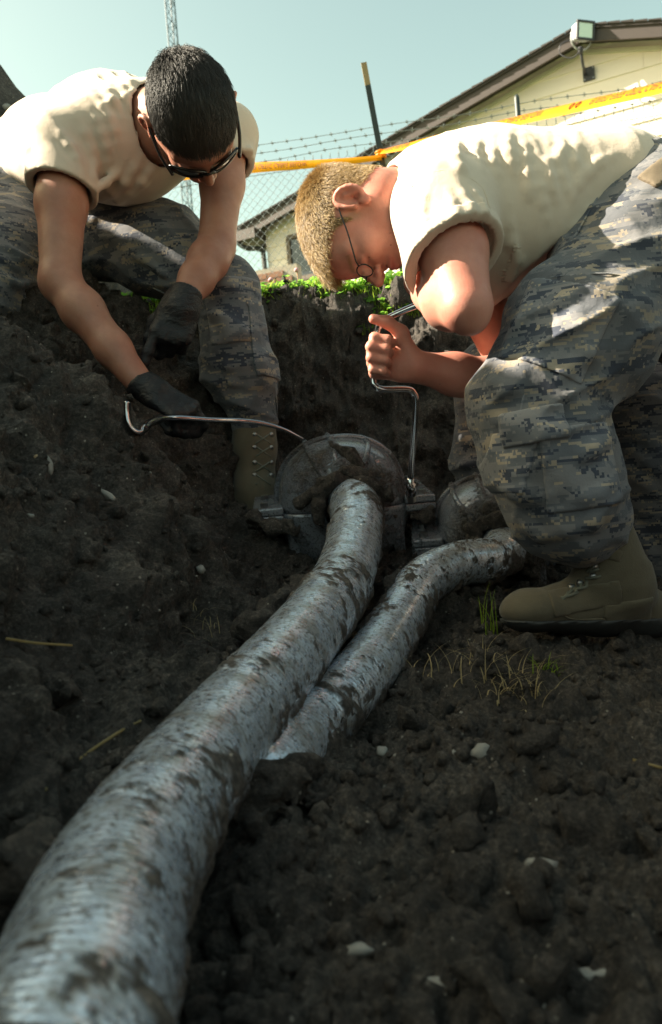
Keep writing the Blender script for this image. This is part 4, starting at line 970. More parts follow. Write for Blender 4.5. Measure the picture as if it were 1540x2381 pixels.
# ---------------------------------------------------------------- third person, mostly out of the picture on the right
C_ = thing('person', P(1580, 1400, 1.85), 'other person, only a shadowed camouflage trouser leg showing at the right edge', 'person', 'people at work in the trench')
tc = S()
tc.chain([P(1800, 760, 2.0), P(1640, 860, 1.92), P(1490, 960, 1.86)], [.13, .125, .105], .05); tc.chain([P(1492, 975, 1.86), P(1515, 1120, 1.86), P(1545, 1300, 1.88), P(1560, 1370, 1.88)], [.105, .105, .088, .07], .03)
tc.chain([P(1850, 800, 2.25), P(1700, 1000, 2.2), P(1760, 1350, 2.2)], [.13, .10, .08], .04); tc.ell(P(1860, 740, 2.1), (V(1, 0, 0), V(0, 1, 0), V(0, 0, 1)), (.17, .16, .2), .05)
folds(tc, [[(1450, 1030), (1500, 1070), (1540, 1110)], [(1440, 1060), (1490, 1110), (1535, 1150)], [(1470, 1000), (1510, 1020), (1540, 1060)], [(1460, 1200), (1500, 1260), (1530, 1330)]], 1.5, 2.1, .013, .5, .02)
tc.post.append(wrinkle(V(.4, 1, 0), 18, 6, .006, 65)); trousC = sdf_obj('trousers', tc, .0065, CAMO_SHADED, C_)
bc_ = S(); bc_.ecap(P(1860, 740, 2.1), P(1800, 420, 2.05), V(0, 0, 1), (.17, .12), (.2, .12), .05); bc_.ell(P(1740, 270, 2.0), (V(1, 0, 0), V(0, 1, 0), V(0, 0, 1)), (.08, .11, .09), .04); bc_.cone(P(1750, 330, 2.0), P(1790, 420, 2.05), .055, .07, .04)
bc_.chain([P(1800, 440, 1.85), P(1720, 700, 1.80), P(1640, 900, 1.8)], [.055, .045, .03], .03)
for pa, pb_ in ((P(1640, 860, 1.92), P(1490, 960, 1.86)), (P(1490, 960, 1.86), P(1560, 1380, 1.88))): bc_.cone(pa, pb_, .05, .05, .03)
bc_.cone(P(1860, 740, 2.1), P(1640, 860, 1.92), .08, .06, .04)
vC, fC = nets(bc_, .009); mesh_obj('body', vC, fC, SKIN_A, C_, True, attrs={'scalp': np.zeros(len(vC)), 'lip': np.zeros(len(vC))})
sc3 = S(); sc3.ecap(P(1850, 700, 2.1), P(1800, 430, 2.05), V(0, 0, 1), (.19, .14), (.215, .135), .05); sc3.cone(P(1800, 440, 1.85), P(1765, 560, 1.82), .075, .07, .04); sdf_obj('shirt', sc3, .009, SHIRT, C_)
boot_parts(C_, P(1568, 1400, 1.88), P(1490, 1440, 1.80), P(1610, 1440, 1.96), [P(1560, 1350, 1.88)], [.052], V(0, -1, .05), .006)
# ---------------------------------------------------------------- house
SIDING = NT('yellow_siding'); _c = SIDING.obj()
SIDING.p(color=SIDING.mix(SIDING.noise(SIDING.mapp(_c, (1, 1, 6)), 6, 5), (.80, .70, .64), (.86, .77, .72)), rough=.6, spec=.35, normal=SIDING.bump(SIDING.noise(_c, 30, 4), .15, .004)); SIDING = SIDING.m
FASCIA = plain('brown_fascia', (.050, .038, .036), .65); SHING = plain('dark_shingle', (.045, .038, .038), .95, bump=.6, sc=40)
WHITE = plain('off_white_trim', (.55, .52, .42), .6); GUTTER = plain('black_gutter', (.02, .018, .018), .5)
LC = P(617, 528, 11.2); RG = P(1357, 98, 9.1)                        # wall corner under the left eave, top of the gable
wd = np.array([RG[0]-LC[0], RG[1]-LC[1], 0]); HALF = np.linalg.norm(wd); wd = wd/HALF; wn = np.array([wd[1], -wd[0], 0]); wn = wn if wn[1] < 0 else -wn
Zu = np.array([0, 0, 1.0]); EZ, RZ = LC[2], RG[2]; SL = (RZ-EZ)/HALF
house = thing('house', (LC[0]+wd[0]*HALF, LC[1]+wd[1]*HALF, LAWN), 'pale yellow gabled house with lap siding and dark brown roof edge behind the fence', 'house')
W_ = lambda s, z, n=0.0: np.array([LC[0], LC[1], 0])+wd*s+Zu*z+wn*n
EXPO = .195; z = LAWN+.02; rows = 0
while z < RZ-.02:
    z1 = min(z+EXPO, RZ)
    def lim(zz): return (max(0, (zz-EZ)/SL), min(2*HALF, 2*HALF-(zz-EZ)/SL))
    a0, b0 = lim(z); a1, b1 = lim(z1)
    cuts = [a0]+[c for c in (sorted(random.uniform(.8, 2*HALF-.8) for _ in range(2))) if a1+.3 < c < b1-.3 and a0 < c < b0]+[b0]
    for i in range(len(cuts)-1):
        x0, x1 = cuts[i]+.0015*(i > 0), cuts[i+1]-.0015*(i < len(cuts)-2); y0 = a1 if i == 0 else x0; y1 = b1 if i == len(cuts)-2 else x1
        v = [W_(x0, z, .0), W_(x1, z, .0), W_(y1, z1, -.004), W_(y0, z1, -.004), W_(x0, z, .019), W_(x1, z, .019), W_(y1, z1, .003), W_(y0, z1, .003)]
        mesh_obj('siding_board', v, [(0, 1, 2, 3), (7, 6, 5, 4), (0, 4, 5, 1), (1, 5, 6, 2), (2, 6, 7, 3), (3, 7, 4, 0)], SIDING, house, False)
    z = z1
# wall body behind the boards, left side wall
mesh_obj('wall', [W_(0.01, LAWN, -.02), W_(2*HALF-.01, LAWN, -.02), W_(2*HALF-.01, EZ, -.02), W_(HALF, RZ-.02, -.02), W_(.01, EZ, -.02), W_(0.01, LAWN, -9), W_(2*HALF-.01, LAWN, -9), W_(2*HALF-.01, EZ, -9), W_(HALF, RZ-.02, -9), W_(.01, EZ, -9)],
         [(0, 1, 2, 3, 4), (9, 8, 7, 6, 5), (0, 4, 9, 5), (1, 6, 7, 2)], SIDING, house, False)
OV = .34                                                               # eave overhang
roofs = []
for sgn, nm in ((-1, 0), (1, 1)):
    def Rf(s, up, n): return W_(HALF+sgn*s, RZ-SL*s+up, n)
    L_ = HALF+OV
    ro = mesh_obj('roof', [Rf(0, .05, .30), Rf(L_, .05, .30), Rf(L_, .05, -9.3), Rf(0, .05, -9.3), Rf(0, .02, .30), Rf(L_, .02, .30), Rf(L_, .02, -9.3), Rf(0, .02, -9.3)], [(0, 1, 2, 3), (7, 6, 5, 4), (0, 4, 5, 1), (1, 5, 6, 2), (2, 6, 7, 3)], SHING, house, False)
    mesh_obj('rake_board', [Rf(0, .02, .28), Rf(L_, .02, .28), Rf(L_, -.115, .28), Rf(0, -.115, .28), Rf(0, .02, .25), Rf(L_, .02, .25), Rf(L_, -.115, .25), Rf(0, -.115, .25)], [(3, 2, 1, 0), (4, 5, 6, 7), (0, 1, 5, 4), (1, 2, 6, 5), (2, 3, 7, 6)], FASCIA, house, False)
    mesh_obj('soffit', [Rf(0, -.03, .25), Rf(L_, -.03, .25), Rf(L_, -.03, .02), Rf(0, -.03, .02)], [(0, 1, 2, 3)], FASCIA, house, False)
    mesh_obj('frieze_trim', [Rf(.0, -.10, .045), Rf(HALF-.02, -.10, .045), Rf(HALF-.02, -.15, .045), Rf(.0, -.15, .045), Rf(.0, -.10, .02), Rf(HALF-.02, -.10, .02), Rf(HALF-.02, -.15, .02), Rf(.0, -.15, .02)], [(3, 2, 1, 0), (4, 5, 6, 7), (0, 1, 5, 4), (2, 3, 7, 6)], WHITE, house, False)
    k = 0; s = .02
    while s < L_-.05:
        w2 = .135; hh = .018+.008*random.random()
        v = [Rf(s, .05, .315+.012*random.random()), Rf(s+w2, .05, .315), Rf(s+w2, .05, .15), Rf(s, .05, .15)]; v += [p+Zu*hh*(.6 if i in (0, 3) else 1.1) for i, p in enumerate(v)]
        mesh_obj('shingle', v, [(0, 1, 2, 3), (7, 6, 5, 4), (0, 4, 5, 1), (1, 5, 6, 2), (2, 6, 7, 3), (3, 7, 4, 0)], SHING, ro, False); s += w2+.006; k += 1
# eave return, gutter and downpipe at the left corner
b = MB(); b.box(W_(-.17, EZ-.14, .15), (wd, wn, Zu), (.17, .17, .07)); b.build('eave_return', FASCIA, house)
g = MB(); g.box(W_(-.36, EZ-.07, -4.4), (wd, wn, Zu), (.055, 4.7, .05)); g.build('gutter', GUTTER, house)
g = MB(); g.tube(spline([W_(-.34, EZ-.10, .26), W_(-.33, EZ-.20, .26), W_(-.22, EZ-.30, .20), W_(-.06, EZ-.33, .08), W_(-.04, EZ-.55, .05), W_(-.04, LAWN+.1, .05)], 6), .035, 8); g.build('downpipe', GUTTER, house, True)
# window
wc = P(712, 598, 11.0); ws = (wc-LC)@wd; wz = wc[2]
win = MB()
for (cx, cz, hx, hz) in ((0, .30, .46, .03), (0, -.30, .46, .03), (-.44, 0, .03, .28), (.44, 0, .03, .28), (0, 0, .02, .28)): win.box(W_(ws+.22+cx, wz+cz, .030), (wd, wn, Zu), (hx, .025, hz))
wf = win.build('window', plain('brown_window_frame', (.10, .07, .05), .6), house)
PANE = NT('dark_glass'); PANE.p(color=(.03, .035, .045), rough=.08, spec=.8); PANE = PANE.m
for cx in (-.23, .23): MB().box(W_(ws+.22+cx, wz, .020), (wd, wn, Zu), (.19, .006, .27)).build('pane', PANE, wf)
# floodlight on the gable
fl0 = P(1362, 150, 8.85); GREY = plain('grey_cast_metal', (.36, .37, .40), .5, .3); BLK = plain('black_bracket', (.03, .03, .04), .5)
fl = thing('floodlight', fl0, 'grey floodlight on a black bracket below the roof peak', 'floodlight'); k = 8.8/FPX
plc = W_((fl0-LC)@wd, fl0[2], .028); MB().box(plc, (wd, wn, Zu), (.065, .008, .075)).build('mounting_plate', BLK, fl)
for a in (-.05, .05):
    for c in (-.058, .058): MB().tube([plc+wd*a+Zu*c, plc+wd*a+Zu*c+wn*.018], .009, 6).build('bolt', DULLSTEEL, fl)
arm0 = plc-wd*.035+wn*.02; arm1 = arm0+Zu*.14+wn*.30; MB().tube([arm0, arm0+wn*.16+Zu*.03, arm1], .016, 8).build('arm', BLK, fl, True)
MB().tube([arm1-Zu*.03, arm1+Zu*.035], .028, 8).build('swivel', BLK, fl, True)
hc = arm1+Zu*.19+wd*.02; fd = unit(wn*.75+wd*.75-Zu*.18); fs = unit(np.cross(fd, Zu)); fu = np.cross(fs, fd)
yo = MB(); yo.tube(spline([hc+fs*.13, hc+fs*.125-fu*.1, hc+fs*.06-fu*.165, hc-fu*.175, hc-fs*.06-fu*.165, hc-fs*.125-fu*.1, hc-fs*.13], 5), .010, 6); yo.build('yoke', GREY, fl, True)
hv = []; 
for (n_2, sx_, sz_) in ((-.085, .065, .056), (-.05, .095, .078), (.07, .108, .09)): hv += [hc+fd*n_2+fs*sx_*i+fu*sz_*j for i, j in ((-1, -1), (1, -1), (1, 1), (-1, 1))]
hf = [(3, 2, 1, 0)]+[(4*a+i, 4*a+(i+1) % 4, 4*a+4+(i+1) % 4, 4*a+4+i) for a in (0, 1) for i in range(4)]+[(8, 9, 10, 11)]
hs = mesh_obj('housing', hv, hf, GREY, fl, False); bv = hs.modifiers.new('b', 'BEVEL'); bv.width = .012; bv.segments = 2
fr = MB()
for (i, j, a, c) in ((0, .088, .117, .011), (0, -.088, .117, .011), (.106, 0, .011, .086), (-.106, 0, .011, .086)): fr.box(hc+fd*.078+fs*i+fu*j, (fs, fd, fu), (a, .012, c))
fr.build('door_frame', BLK, fl)
LG = NT('lamp_glass'); LG.p(color=(.50, .54, .47), rough=.10, spec=.8, metal=.4); LG = LG.m
MB().box(hc+fd*.076, (fs, fd, fu), (.099, .004, .081)).build('lens', LG, fl)
MB().tube(spline([hc-fs*.06-fd*.1, hc+wd*-.22-Zu*.05, hc+wd*-.24-Zu*.16, arm1+wd*-.1-Zu*.05, arm1], 8), .007, 6).build('cable', BLK, fl, True)
# ---------------------------------------------------------------- chain-link fence with barbed wire
GALV = plain('galvanised_wire', (.20, .22, .22), .45, .7, .15); POST = plain('dark_green_post', (.018, .028, .026), .5)
FA_, FB_ = P(330, 432, 5.75), P(1720, 222, 5.0)                         # top edge of the netting
fdv = FB_-FA_; FL = np.linalg.norm(fdv[:2]); fe = np.array([fdv[0], fdv[1], 0])/FL; fn = np.array([fe[1], -fe[0], 0])
fence = thing('fence', (FA_[0]+fe[0]*FL/2, FA_[1]+fe[1]*FL/2, LAWN), 'chain link fence with strands of barbed wire in front of the house', 'fence')
ztop = lambda s: FA_[2]+(FB_[2]-FA_[2])*s/FL
Q = lambda s, z, n=0.0: np.array([FA_[0], FA_[1], 0])+fe*s+Zu*z+fn*n
cw, net = .031, MB(); nw = int(FL/cw); VV, FF = [], []
for i in range(nw):
    s0 = i*cw; zz = ztop(s0); steps = int((zz-LAWN)/cw); pl = [Q(s0+(cw*1.03 if (k+i) % 2 else -cw*.03), zz-k*cw, .0022*(1 if k % 2 else -1)) for k in range(steps)]
    pl = [pl[0]+Zu*.035]+pl; n0 = len(VV)
    for p in pl: VV += [p+fe*.0023, p-fe*.0012+fn*.0019, p-fe*.0012-fn*.0019]
    for k in range(len(pl)-1):
        for j in range(3): FF.append((n0+3*k+j, n0+3*k+(j+1) % 3, n0+3*k+3+(j+1) % 3, n0+3*k+3+j))
o = mesh_obj('chain_link', VV, np.array(FF), GALV, fence, False); o['kind'] = 'stuff'
MB().tube([Q(0, ztop(0)-.05, .006), Q(FL, ztop(FL)-.05, .006)], .002, 5).build('tension_wire', GALV, fence)
for k, (zo, no) in enumerate(((.215, -.12), (.145, -.08), (.07, -.04))):
    bw = MB(); pts0 = [Q(FL*j/60, ztop(FL*j/60)+zo-.006*math.sin(j*.4+k)-.008*abs(math.sin(j*math.pi/20)), no) for j in range(61)]
    o = MB().tube(pts0, .0022, 5).build('barbed_wire', GALV, fence, True); bb_ = MB()
    for j in range(int(FL/.11)):
        s = (j+.3*k)*.11; p = Q(s, ztop(s)+zo-.006*math.sin(s/FL*60*.4+k)-.008*abs(math.sin(s/FL*60*math.pi/20)), no)
        bb_.tube([p+fe*.004+Zu*.016, p-fe*.004-Zu*.016], .0018, 4); bb_.tube([p-fe*.006+Zu*.012+fn*.008, p+fe*.006-Zu*.012-fn*.008], .0018, 4); bb_.tube([p-fe*.012, p+fe*.012], .0042, 5)
    q_ = bb_.build('barbs', GALV, o); q_['kind'] = 'stuff'
pp = P(1203, 216, 5.20); sp = (pp-FA_)@fe
for s in (sp, sp-3.0, sp+2.4):
    zt = ztop(s)+.235
    MB().tube([Q(s, LAWN-.2, .025), Q(s, zt-.02, -.02), Q(s, zt, -.02)], [.019, .019, .011], 8).build('fence_post', POST, fence, True)
# ---------------------------------------------------------------- stake with the warning tape
s0, s1_ = P(892, 392, 4.0), P(846, 145, 3.95); ax_ = unit(s1_-s0); ft = s0-ax_*((s0[2]-LAWN+.1)/ax_[2])
stk = thing('stake', ft, 'dark leaning stake with a tan tip holding the warning tape', 'stake'); sw = unit(np.cross(ax_, _f)); sn = unit(np.cross(sw, ax_))
tl = np.linalg.norm(s1_-ft)
for nm, a0, a1, mt in (('stake_body', 0, tl-.112, POST), ('tan_tip', tl-.112, tl, plain('tan_paint', (.30, .22, .10), .5))):
    m_ = MB(); m_.box(ft+ax_*(a0+a1)/2, (sw, sn, ax_), (.0145, .003, (a1-a0)/2)); m_.box(ft+ax_*(a0+a1)/2+sn*.0105, (sw, sn, ax_), (.003, .0075, (a1-a0)/2)); m_.build(nm, mt, stk)
def mk_tape():
    t = NT('orange_tape'); c = t.obj(); n = t.noise(t.mapp(c, (3, 3, 3)), 2.0, 3)
    t.p(color=t.mix(n, (.72, .24, .005), (.80, .36, .008)), rough=.35, spec=.4, normal=t.bump(t.noise(c, 14, 4), .4, .01))
    tr = t.n('BsdfTranslucent', {'Color': (.85, .40, .01)}); mx = t.n('MixShader', {0: .45, 1: t.b.outputs[0], 2: tr.outputs[0]}); t.set(t.out.inputs['Surface'], mx.outputs[0]); return t.m
TAPE = mk_tape(); INK = plain('red_brown_ink', (.16, .025, .01), .5)
tk = ft+ax_*((P(889, 358, 4.0)-ft)@ax_)-_f*.03
tape = thing('warning_tape', tk, 'orange buried cable warning tape tied round the stake and stretched across', 'tape')
def ribbon(name, pts, wid, tilt):
    c = np.array(spline(pts, 16)); s = np.concatenate([[0], np.cumsum(np.linalg.norm(np.diff(c, axis=0), axis=1))]); n = len(c)
    t = np.gradient(c, axis=0); t /= np.linalg.norm(t, axis=1)[:, None]
    upv = np.cross(t, _f); upv /= np.linalg.norm(upv, axis=1)[:, None]; upv *= np.sign(upv[:, 2:3]); fr_ = np.cross(t, upv); fr_ *= np.sign(-(fr_@_f))[:, None]
    kk = s/s[-1]; wv = np.interp(kk, *wid); tv = np.interp(kk, *tilt); ud = upv*np.cos(tv)[:, None]+fr_*np.sin(tv)[:, None]; nd = fr_*np.cos(tv)[:, None]-upv*np.sin(tv)[:, None]
    def at(x, y, off=0.0):
        x = np.clip(x, 0, s[-1]); g = lambda A: np.stack([np.interp(x, s, A[:, i]) for i in range(3)], -1)
        w2 = np.interp(x, s, wv); cup = .10*w2*(1-(2*y)**2)
        return g(c)+g(ud)*(y*w2)[..., None]+g(nd)*(cup+off)[..., None]
    ys = np.linspace(-.5, .5, 7); Gx, Gy = np.meshgrid(s, ys, indexing='ij'); v = at(Gx.ravel(), Gy.ravel()); ix = np.arange(n*7).reshape(n, 7)
    f = np.stack([ix[:-1, :-1], ix[1:, :-1], ix[1:, 1:], ix[:-1, 1:]], -1).reshape(-1, 4)
    o = mesh_obj(name, v, f, TAPE, tape, True); return o, at, s[-1]
def print_text(at, x0, x1, txt, parent, L):
    cu = bpy.data.curves.new('t', 'FONT'); cu.body = txt; cu.size = 1.0; cu.align_y = 'CENTER'; cu.space_character = 1.08; to = bpy.data.objects.new('t', cu); COL.objects.link(to)
    dg = bpy.context.evaluated_depsgraph_get(); me = to.evaluated_get(dg).to_mesh(); bm = bmesh.new(); bm.from_mesh(me); bmesh.ops.subdivide_edges(bm, edges=[e for e in bm.edges if e.calc_length() > .5], cuts=1)
    v = np.array([x.co[:] for x in bm.verts]); f = [[q.index for q in p.verts] for p in bm.faces]; bm.free(); bpy.data.objects.remove(to)
    x = x0+(v[:, 0]-v[:, 0].min())/np.ptp(v[:, 0])*(x1-x0); keep = (x < L-.01) & (x > .005); y = -(v[:, 1]-v[:, 1].min()-np.ptp(v[:, 1])/2)/np.ptp(v[:, 1])*.56+.06       # read upside down and mirrored: the tape shows its back
    if not keep.any(): return
    kf = [p for p in f if all(keep[i] for i in p)]
    mesh_obj('printed_words', at(x, y, .0022), kf, INK, parent, False)
TW = .076
rR, atR, LR = ribbon('tape_run', [P(890, 352, 3.97), P(950, 339, 3.82), P(1060, 314, 3.55), P(1200, 281, 3.2), P(1370, 242, 2.85), P(1540, 203, 2.55), P(1700, 160, 2.3)], ([0, .03, .15, 1], [.05, .055, .068, TW]), ([0, .2, .6, 1], [-.5, -.25, -.2, -.1]))
rL, atL, LL = ribbon('tape_run', [P(888, 366, 3.97), P(800, 375, 4.05), P(700, 383, 4.15), P(600, 389, 4.25), P(480, 400, 4.4), P(330, 420, 4.6)], ([0, .03, .3, .5, 1], [.024, .026, .042, .054, .06]), ([0, .3, .6, 1], [.6, .4, .15, .1]))
def along(u0, at, L):                                                   # distance along the run at which a picture column is crossed
    xs = np.linspace(0, L, 300); us = np.array([proj(at(np.array([x]), np.array([0.0]))[0])[0] for x in xs]); return float(xs[np.argmin(np.abs(us-u0))])
for u0, u1_, tx in ((895, 951, 'ABLE BELOW'), (1056, 1262, 'BURIED FIBER OPTIC CABLE BELOW'), (1374, 1600, 'BURIED FIBER OPTIC CABLE BELOW')): print_text(atR, along(u0, atR, LR), along(u1_, atR, LR), tx, rR, LR)
EM = MB()
for k, xe in enumerate([along(q_, atR, LR) for q_ in (1022, 1034, 1330, 1346)]):
    q = [atR(np.array([xe+.008*math.cos(a)]), np.array([.22*math.sin(a)]), .0022)[0] for a in np.linspace(0, 2*math.pi, 13)]
    EM.tube(q, .0016, 4, False)
EM.build('printed_symbol', INK, rR)
class _Rev: pass
def atLrev(x, y, off=0.0): return atL(np.clip(LL-x, 0, LL), y, off)
print_text(atLrev, LL-along(571, atL, LL), LL-along(714, atL, LL), 'FIBER OPTIC CABLE BELOW', rL, LL)
kn = MB(); 
for a in range(3): kn.tube([tk+ax_*(.014*a-.018)+(sw*math.cos(q)*.022+sn*math.sin(q)*.018-_f*-.03) for q in np.linspace(0, 2*math.pi, 13)], .0075, 6, False)
kn.build('knot', TAPE, tape, True)
# ---------------------------------------------------------------- lattice mast far behind
MAST = plain('blue_grey_steel', (.03, .07, .10), .6, .0)
mb_, mt_ = P(436, 470, 42), P(388, -80, 42); mb_ = mb_-(mt_-mb_)*((mb_[2]-LAWN)/(mt_-mb_)[2])
mast = thing('lattice_mast', mb_, 'slim blue grey lattice mast rising behind the dark haired head', 'mast'); max_ = unit(mt_-mb_); mw = .27
cor = [np.array([math.cos(a), math.sin(a), 0])*mw for a in (R(200), R(-20), R(90))]; ml = np.linalg.norm(mt_-mb_)
for c in cor: MB().tube([mb_+c, mb_+c+max_*ml], .036, 6).build('mast_leg', MAST, mast)
br = MB(); n = int(ml/.62)
for k in range(n):
    for i in range(3):
        a, b_ = cor[i], cor[(i+1) % 3]; h0, h1 = k*.62, (k+1)*.62
        if k % 2: a, b_ = b_, a
        br.tube([mb_+a+max_*h0, mb_+b_+max_*h1], .022, 4)
        if k % 2: br.tube([mb_+a+max_*h0, mb_+b_+max_*h0], .018, 4)
br.build('bracing', MAST, mast)
# ---------------------------------------------------------------- low brick wall left of the house
BRICK = plain('brown_brick', (.20, .10, .065), .9, var=.35, sc=20, bump=.4); MORT = plain('mortar', (.28, .25, .21), .95)
bw0, bw1 = P(545, 690, 9.8), P(640, 630, 9.6); bwz = P(600, 632, 9.7)[2]; be = unit(np.array([bw1[0]-bw0[0], bw1[1]-bw0[1], 0])); bn = np.array([be[1], -be[0], 0]); BL = 1.5
bw = thing('brick_wall', (bw0[0]-be[0]*.6, bw0[1]-be[1]*.6, LAWN), 'low brown brick wall at the left corner of the house', 'wall'); b0 = np.array([bw0[0], bw0[1], LAWN])-be*.6
MB().box(b0+be*BL/2+Zu*(bwz-LAWN)/2, (be, bn, Zu), (BL/2, .08, (bwz-LAWN)/2-.01)).build('core', MORT, bw)
bm_ = MB().box((0, 0, 0), (be, bn, Zu), (.105, .02, .034)); bme = None; r0 = 0; zz = LAWN+.05
while zz < bwz-.03:
    x = .11-(.11 if r0 % 2 else 0)
    while x < BL-.1:
        if bwz-zz < .75 and x > .1:
            if bme is None: ob = bm_.build('brick', BRICK, None); bme = ob.data
            else: ob = bpy.data.objects.new('brick', bme); COL.objects.link(ob)
            ob.parent = bw; ob.location = Vector(b0+be*x+Zu*(zz-LAWN)+bn*(-.085 if (bn@_f) > 0 else .085)*1.0)-bw.location
        x += .222
    zz += .078; r0 += 1
# ---------------------------------------------------------------- grass
def mk_leaf(name, a, b):
    t = NT(name); t.p(color=t.mix(t.noise(t.obj(), 40, 3), a, b), rough=.5, spec=.3); tr = t.n('BsdfTranslucent', {'Color': tuple(min(1, x*2.2) for x in b)})
    mx = t.n('MixShader', {0: .5, 1: t.b.outputs[0], 2: tr.outputs[0]}); t.set(t.out.inputs['Surface'], mx.outputs[0]); return t.m
GRASS = mk_leaf('green_grass', (.09, .14, .012), (.20, .28, .03)); DRY = mk_leaf('dry_straw', (.22, .17, .08), (.38, .31, .17)); CLOVER = mk_leaf('clover_leaf', (.06, .15, .02), (.13, .27, .035))
def blades(base, n, h, spread, lean, wd_=.0022, seed=0, seg=4):
    r = np.random.default_rng(seed); VV, FF = [], []
    for i in range(n):
        p = base(r); a = r.uniform(0, 2*math.pi); L = h*r.uniform(.5, 1.3); d = np.array([math.cos(a), math.sin(a), 0]); sd2 = np.array([-d[1], d[0], 0]); b_ = r.uniform(.2, 1.0)*lean; n0 = len(VV)
        for k in range(seg+1):
            t = k/seg; q = p+Zu*L*(t-.35*b_*t*t)+d*L*b_*t*t*.9; w2 = wd_*(1-t)**.7*r.uniform(.8, 1.1)
            VV += [q-sd2*w2, q+sd2*w2]
        FF += [(n0+2*k, n0+2*k+1, n0+2*k+3, n0+2*k+2) for k in range(seg)]
    return VV, FF
def edge_y(x): 
    p3 = np.array([[x, 2.3, 0.0]]); return 2.30+.05*noise(p3, 3.0, 4)[0]+.02*x
def lawn_base(r):
    x = r.uniform(-.55, 1.0); y = edge_y(x)-.03+abs(r.normal(0, .16)); return np.array([x, y, ground_at(x, y)-.004])
v, f = blades(lawn_base, 11000, .033, 0, .9, .0020, 5); gr = mesh_obj('grass', v, f, GRASS, None, False); tag(gr, 'sunlit green grass along the far edge of the trench', 'grass', None, 'stuff')
r = np.random.default_rng(12); VV, FF = [], []
for i in range(2600):
    p = lawn_base(r)+Zu*r.uniform(.008, .038); s = r.uniform(.0045, .009); nz = unit(np.array([r.normal(0, .5), r.normal(0, .5)-.3, 1])); a0 = unit(np.cross(nz, [0.3, .9, .1])); b0_ = np.cross(nz, a0)
    for k in range(3):
        th = 2*math.pi*k/3+i; c = p+(a0*math.cos(th)+b0_*math.sin(th))*s*.9; n0 = len(VV)
        for j in range(6): q = 2*math.pi*j/6; VV.append(c+(a0*math.cos(q)+b0_*math.sin(q))*s*.85)
        FF.append(tuple(range(n0, n0+6)))
cl = mesh_obj('clover', VV, FF, CLOVER, None, False); tag(cl, 'clover leaves growing among the grass edge', 'clover', None, 'stuff')
PINK = plain('pink_petal', (.55, .30, .33), .7, var=.3, sc=200)
STEM = plain('reddish_stem', (.30, .16, .07), .7)
_cl = ['pink clover head left of two close blooms beside the house corner', 'pale clover head highest of all, under the house window', 'clover head low in the grass below the highest bloom', 'leftmost pink clover head next to the camouflage knee', 'pale clover head on a tall reddish stem by the brick wall', 'clover head under the blond hair, above the grass', 'rightmost clover head beside the bent elbow', 'low clover head in the grass under the eyeglasses']
for k, (u, v_) in enumerate(((652, 662), (690, 628), (672, 664), (584, 655), (630, 650), (735, 662), (905, 648), (760, 668))):
    top = P(u, v_, 2.36); bt = np.array([top[0], top[1]+.01, LAWN-.01]); ct = thing('clover_flower', bt, _cl[k], 'flower', 'clover flowers on the lawn edge')
    MB().tube([bt, (bt+top)/2+wd*.004, top], .0014, 5).build('stem', STEM, ct, True); vv, ff = rock_mesh(40+k, 2, .3); mesh_obj('bloom', vv*.0075*np.array([1, 1, .9])+top, ff, PINK, ct, True)
# dry tufts and roots in the trench
def tuft(u, v_, n, h, seed, label, mat, lean=1.6, sp=.04, wd_=.0012):
    c = ground_hit(u, v_, .5)
    def base(r): x, y = c[0]+r.normal(0, sp), c[1]+r.normal(0, sp*.7); return np.array([x, y, ground_at(x, y)-.004])
    vv, ff = blades(base, n, h, 0, lean, wd_, seed, 6); o = mesh_obj('grass_tuft', vv, ff, mat, None, False, loc=c); return tag(o, label, 'grass tuft', 'tufts in the trench')
tuft(1085, 1560, 46, .06, 3, 'dry straw tuft on the trench floor in front of the boot', DRY)
tuft(1190, 1600, 40, .05, 4, 'sparse dry tuft right of the straw tuft on the floor', DRY, 1.8, .028)
tuft(1145, 1470, 9, .075, 5, 'few upright green blades by the boot toe', GRASS, .5, .012, .0016)
tuft(1275, 1560, 22, .03, 6, 'little green sprig on the floor right of the dry tufts', GRASS, 1.2, .012, .0016)
tuft(490, 1465, 16, .05, 7, 'pale bare roots at the foot of the left bank', DRY, 2.0, .03, .0009)
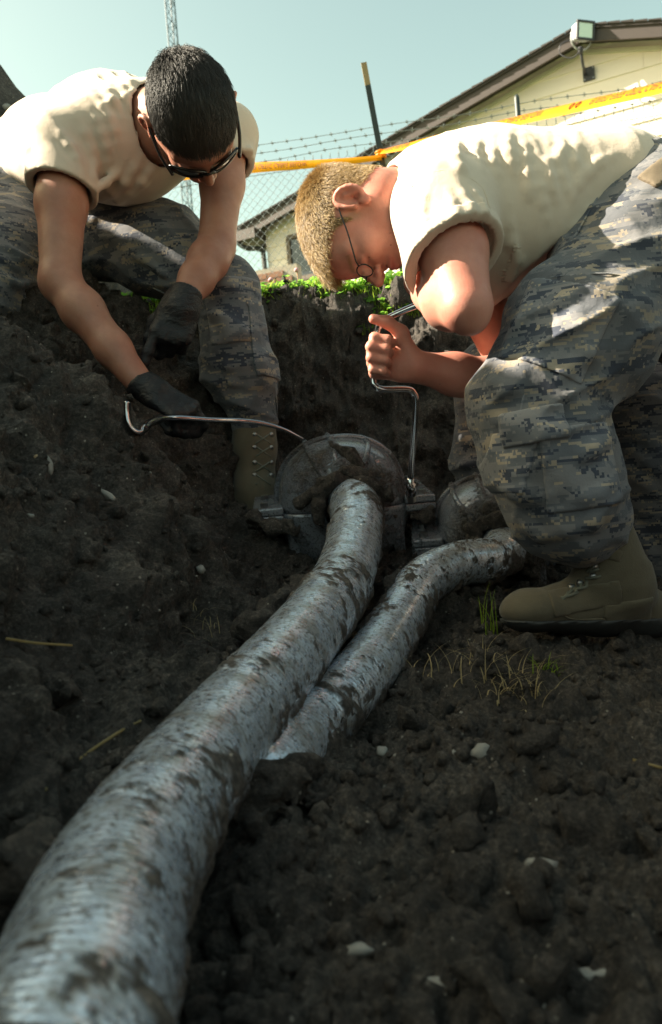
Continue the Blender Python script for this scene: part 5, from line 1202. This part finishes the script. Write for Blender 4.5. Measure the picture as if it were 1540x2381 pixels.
for k, (pl, lb) in enumerate([([(110, 1840), (200, 1760), (290, 1700), (330, 1680)], 'long dry stem lying in the soil left of the larger pipe'), ([(20, 1490), (90, 1500), (170, 1505)], 'thin straw lying across the lower bank'), ([(1470, 1770), (1540, 1790)], 'pale twig at the right edge of the floor')]):
    pl3 = [ground_hit(u, v_, .3)-_f*.004+Zu*.003 for u, v_ in pl]; o = MB().tube(spline(pl3, 6), .0016, 6).build('dry_stem', DRY, None, True, loc=pl3[0]); tag(o, lb, 'stem', 'dry stems in the trench')
# ---------------------------------------------------------------- seams and boot panels
def seam(base, parent, pts, d0, d1, r=.0016, mat=CAMO_P, name='seam'):
    ps = [hit(base, u, v, d0, d1) for u, v in pts]; ps = [p for p in ps if p is not None]
    if len(ps) > 2: MB().tube(spline(ps, 4), r, 6).build(name, mat, parent, True)
for ln in ([(1395, 450), (1330, 560), (1250, 680), (1175, 800), (1130, 880)], [(1540, 690), (1440, 640), (1330, 640), (1250, 650)], [(1265, 690), (1225, 780), (1205, 850)], [(1385, 730), (1340, 810), (1320, 870)], [(1170, 840), (1250, 885), (1330, 900)],
           [(1225, 890), (1212, 950), (1205, 985)], [(1440, 1000), (1450, 1080), (1462, 1150)]): seam(trB, trousB, ln, .9, 1.6)
for ln in ([(350, 440), (420, 480), (470, 520), (520, 590)], [(250, 600), (340, 660), (420, 700)], [(600, 700), (625, 800), (640, 900), (645, 970)], [(480, 780), (540, 790), (610, 770)]): seam(trA, trousA, ln, 1.4, 2.4)
seam(shB, shirtB, [(958, 434), (1000, 404), (1040, 397), (1090, 413), (1125, 442), (1142, 492)], 1.0, 1.6, .0016, SHIRT)
seam(shA, shirtA, [(330, 190), (322, 250), (318, 310), (345, 350)], 1.3, 2.3, .0022, SHIRT, 'collar_rib')
def bpanel(u, v, du, dv, rot, off, name='boot_panel', d=1.22): return sdf_obj(name, Patch(bootN, off, region(u, v, d, du, dv, rot, .12)), .004, BOOT, bootN_o)
bpanel(1500, 1440, 130, 70, .15, .0030); bpanel(1385, 1400, 175, 62, .18, .0028); bpanel(1395, 1245, 40, 120, -.25, .0025); bpanel(1440, 1290, 60, 30, -.3, .0025)
for ln in ([(1290, 1405), (1310, 1430), (1340, 1440), (1440, 1442), (1450, 1470)], [(1250, 1400), (1262, 1440), (1270, 1465)]): seam(bootN, bootN_o, ln, 1.1, 1.6, .0022, BOOT)
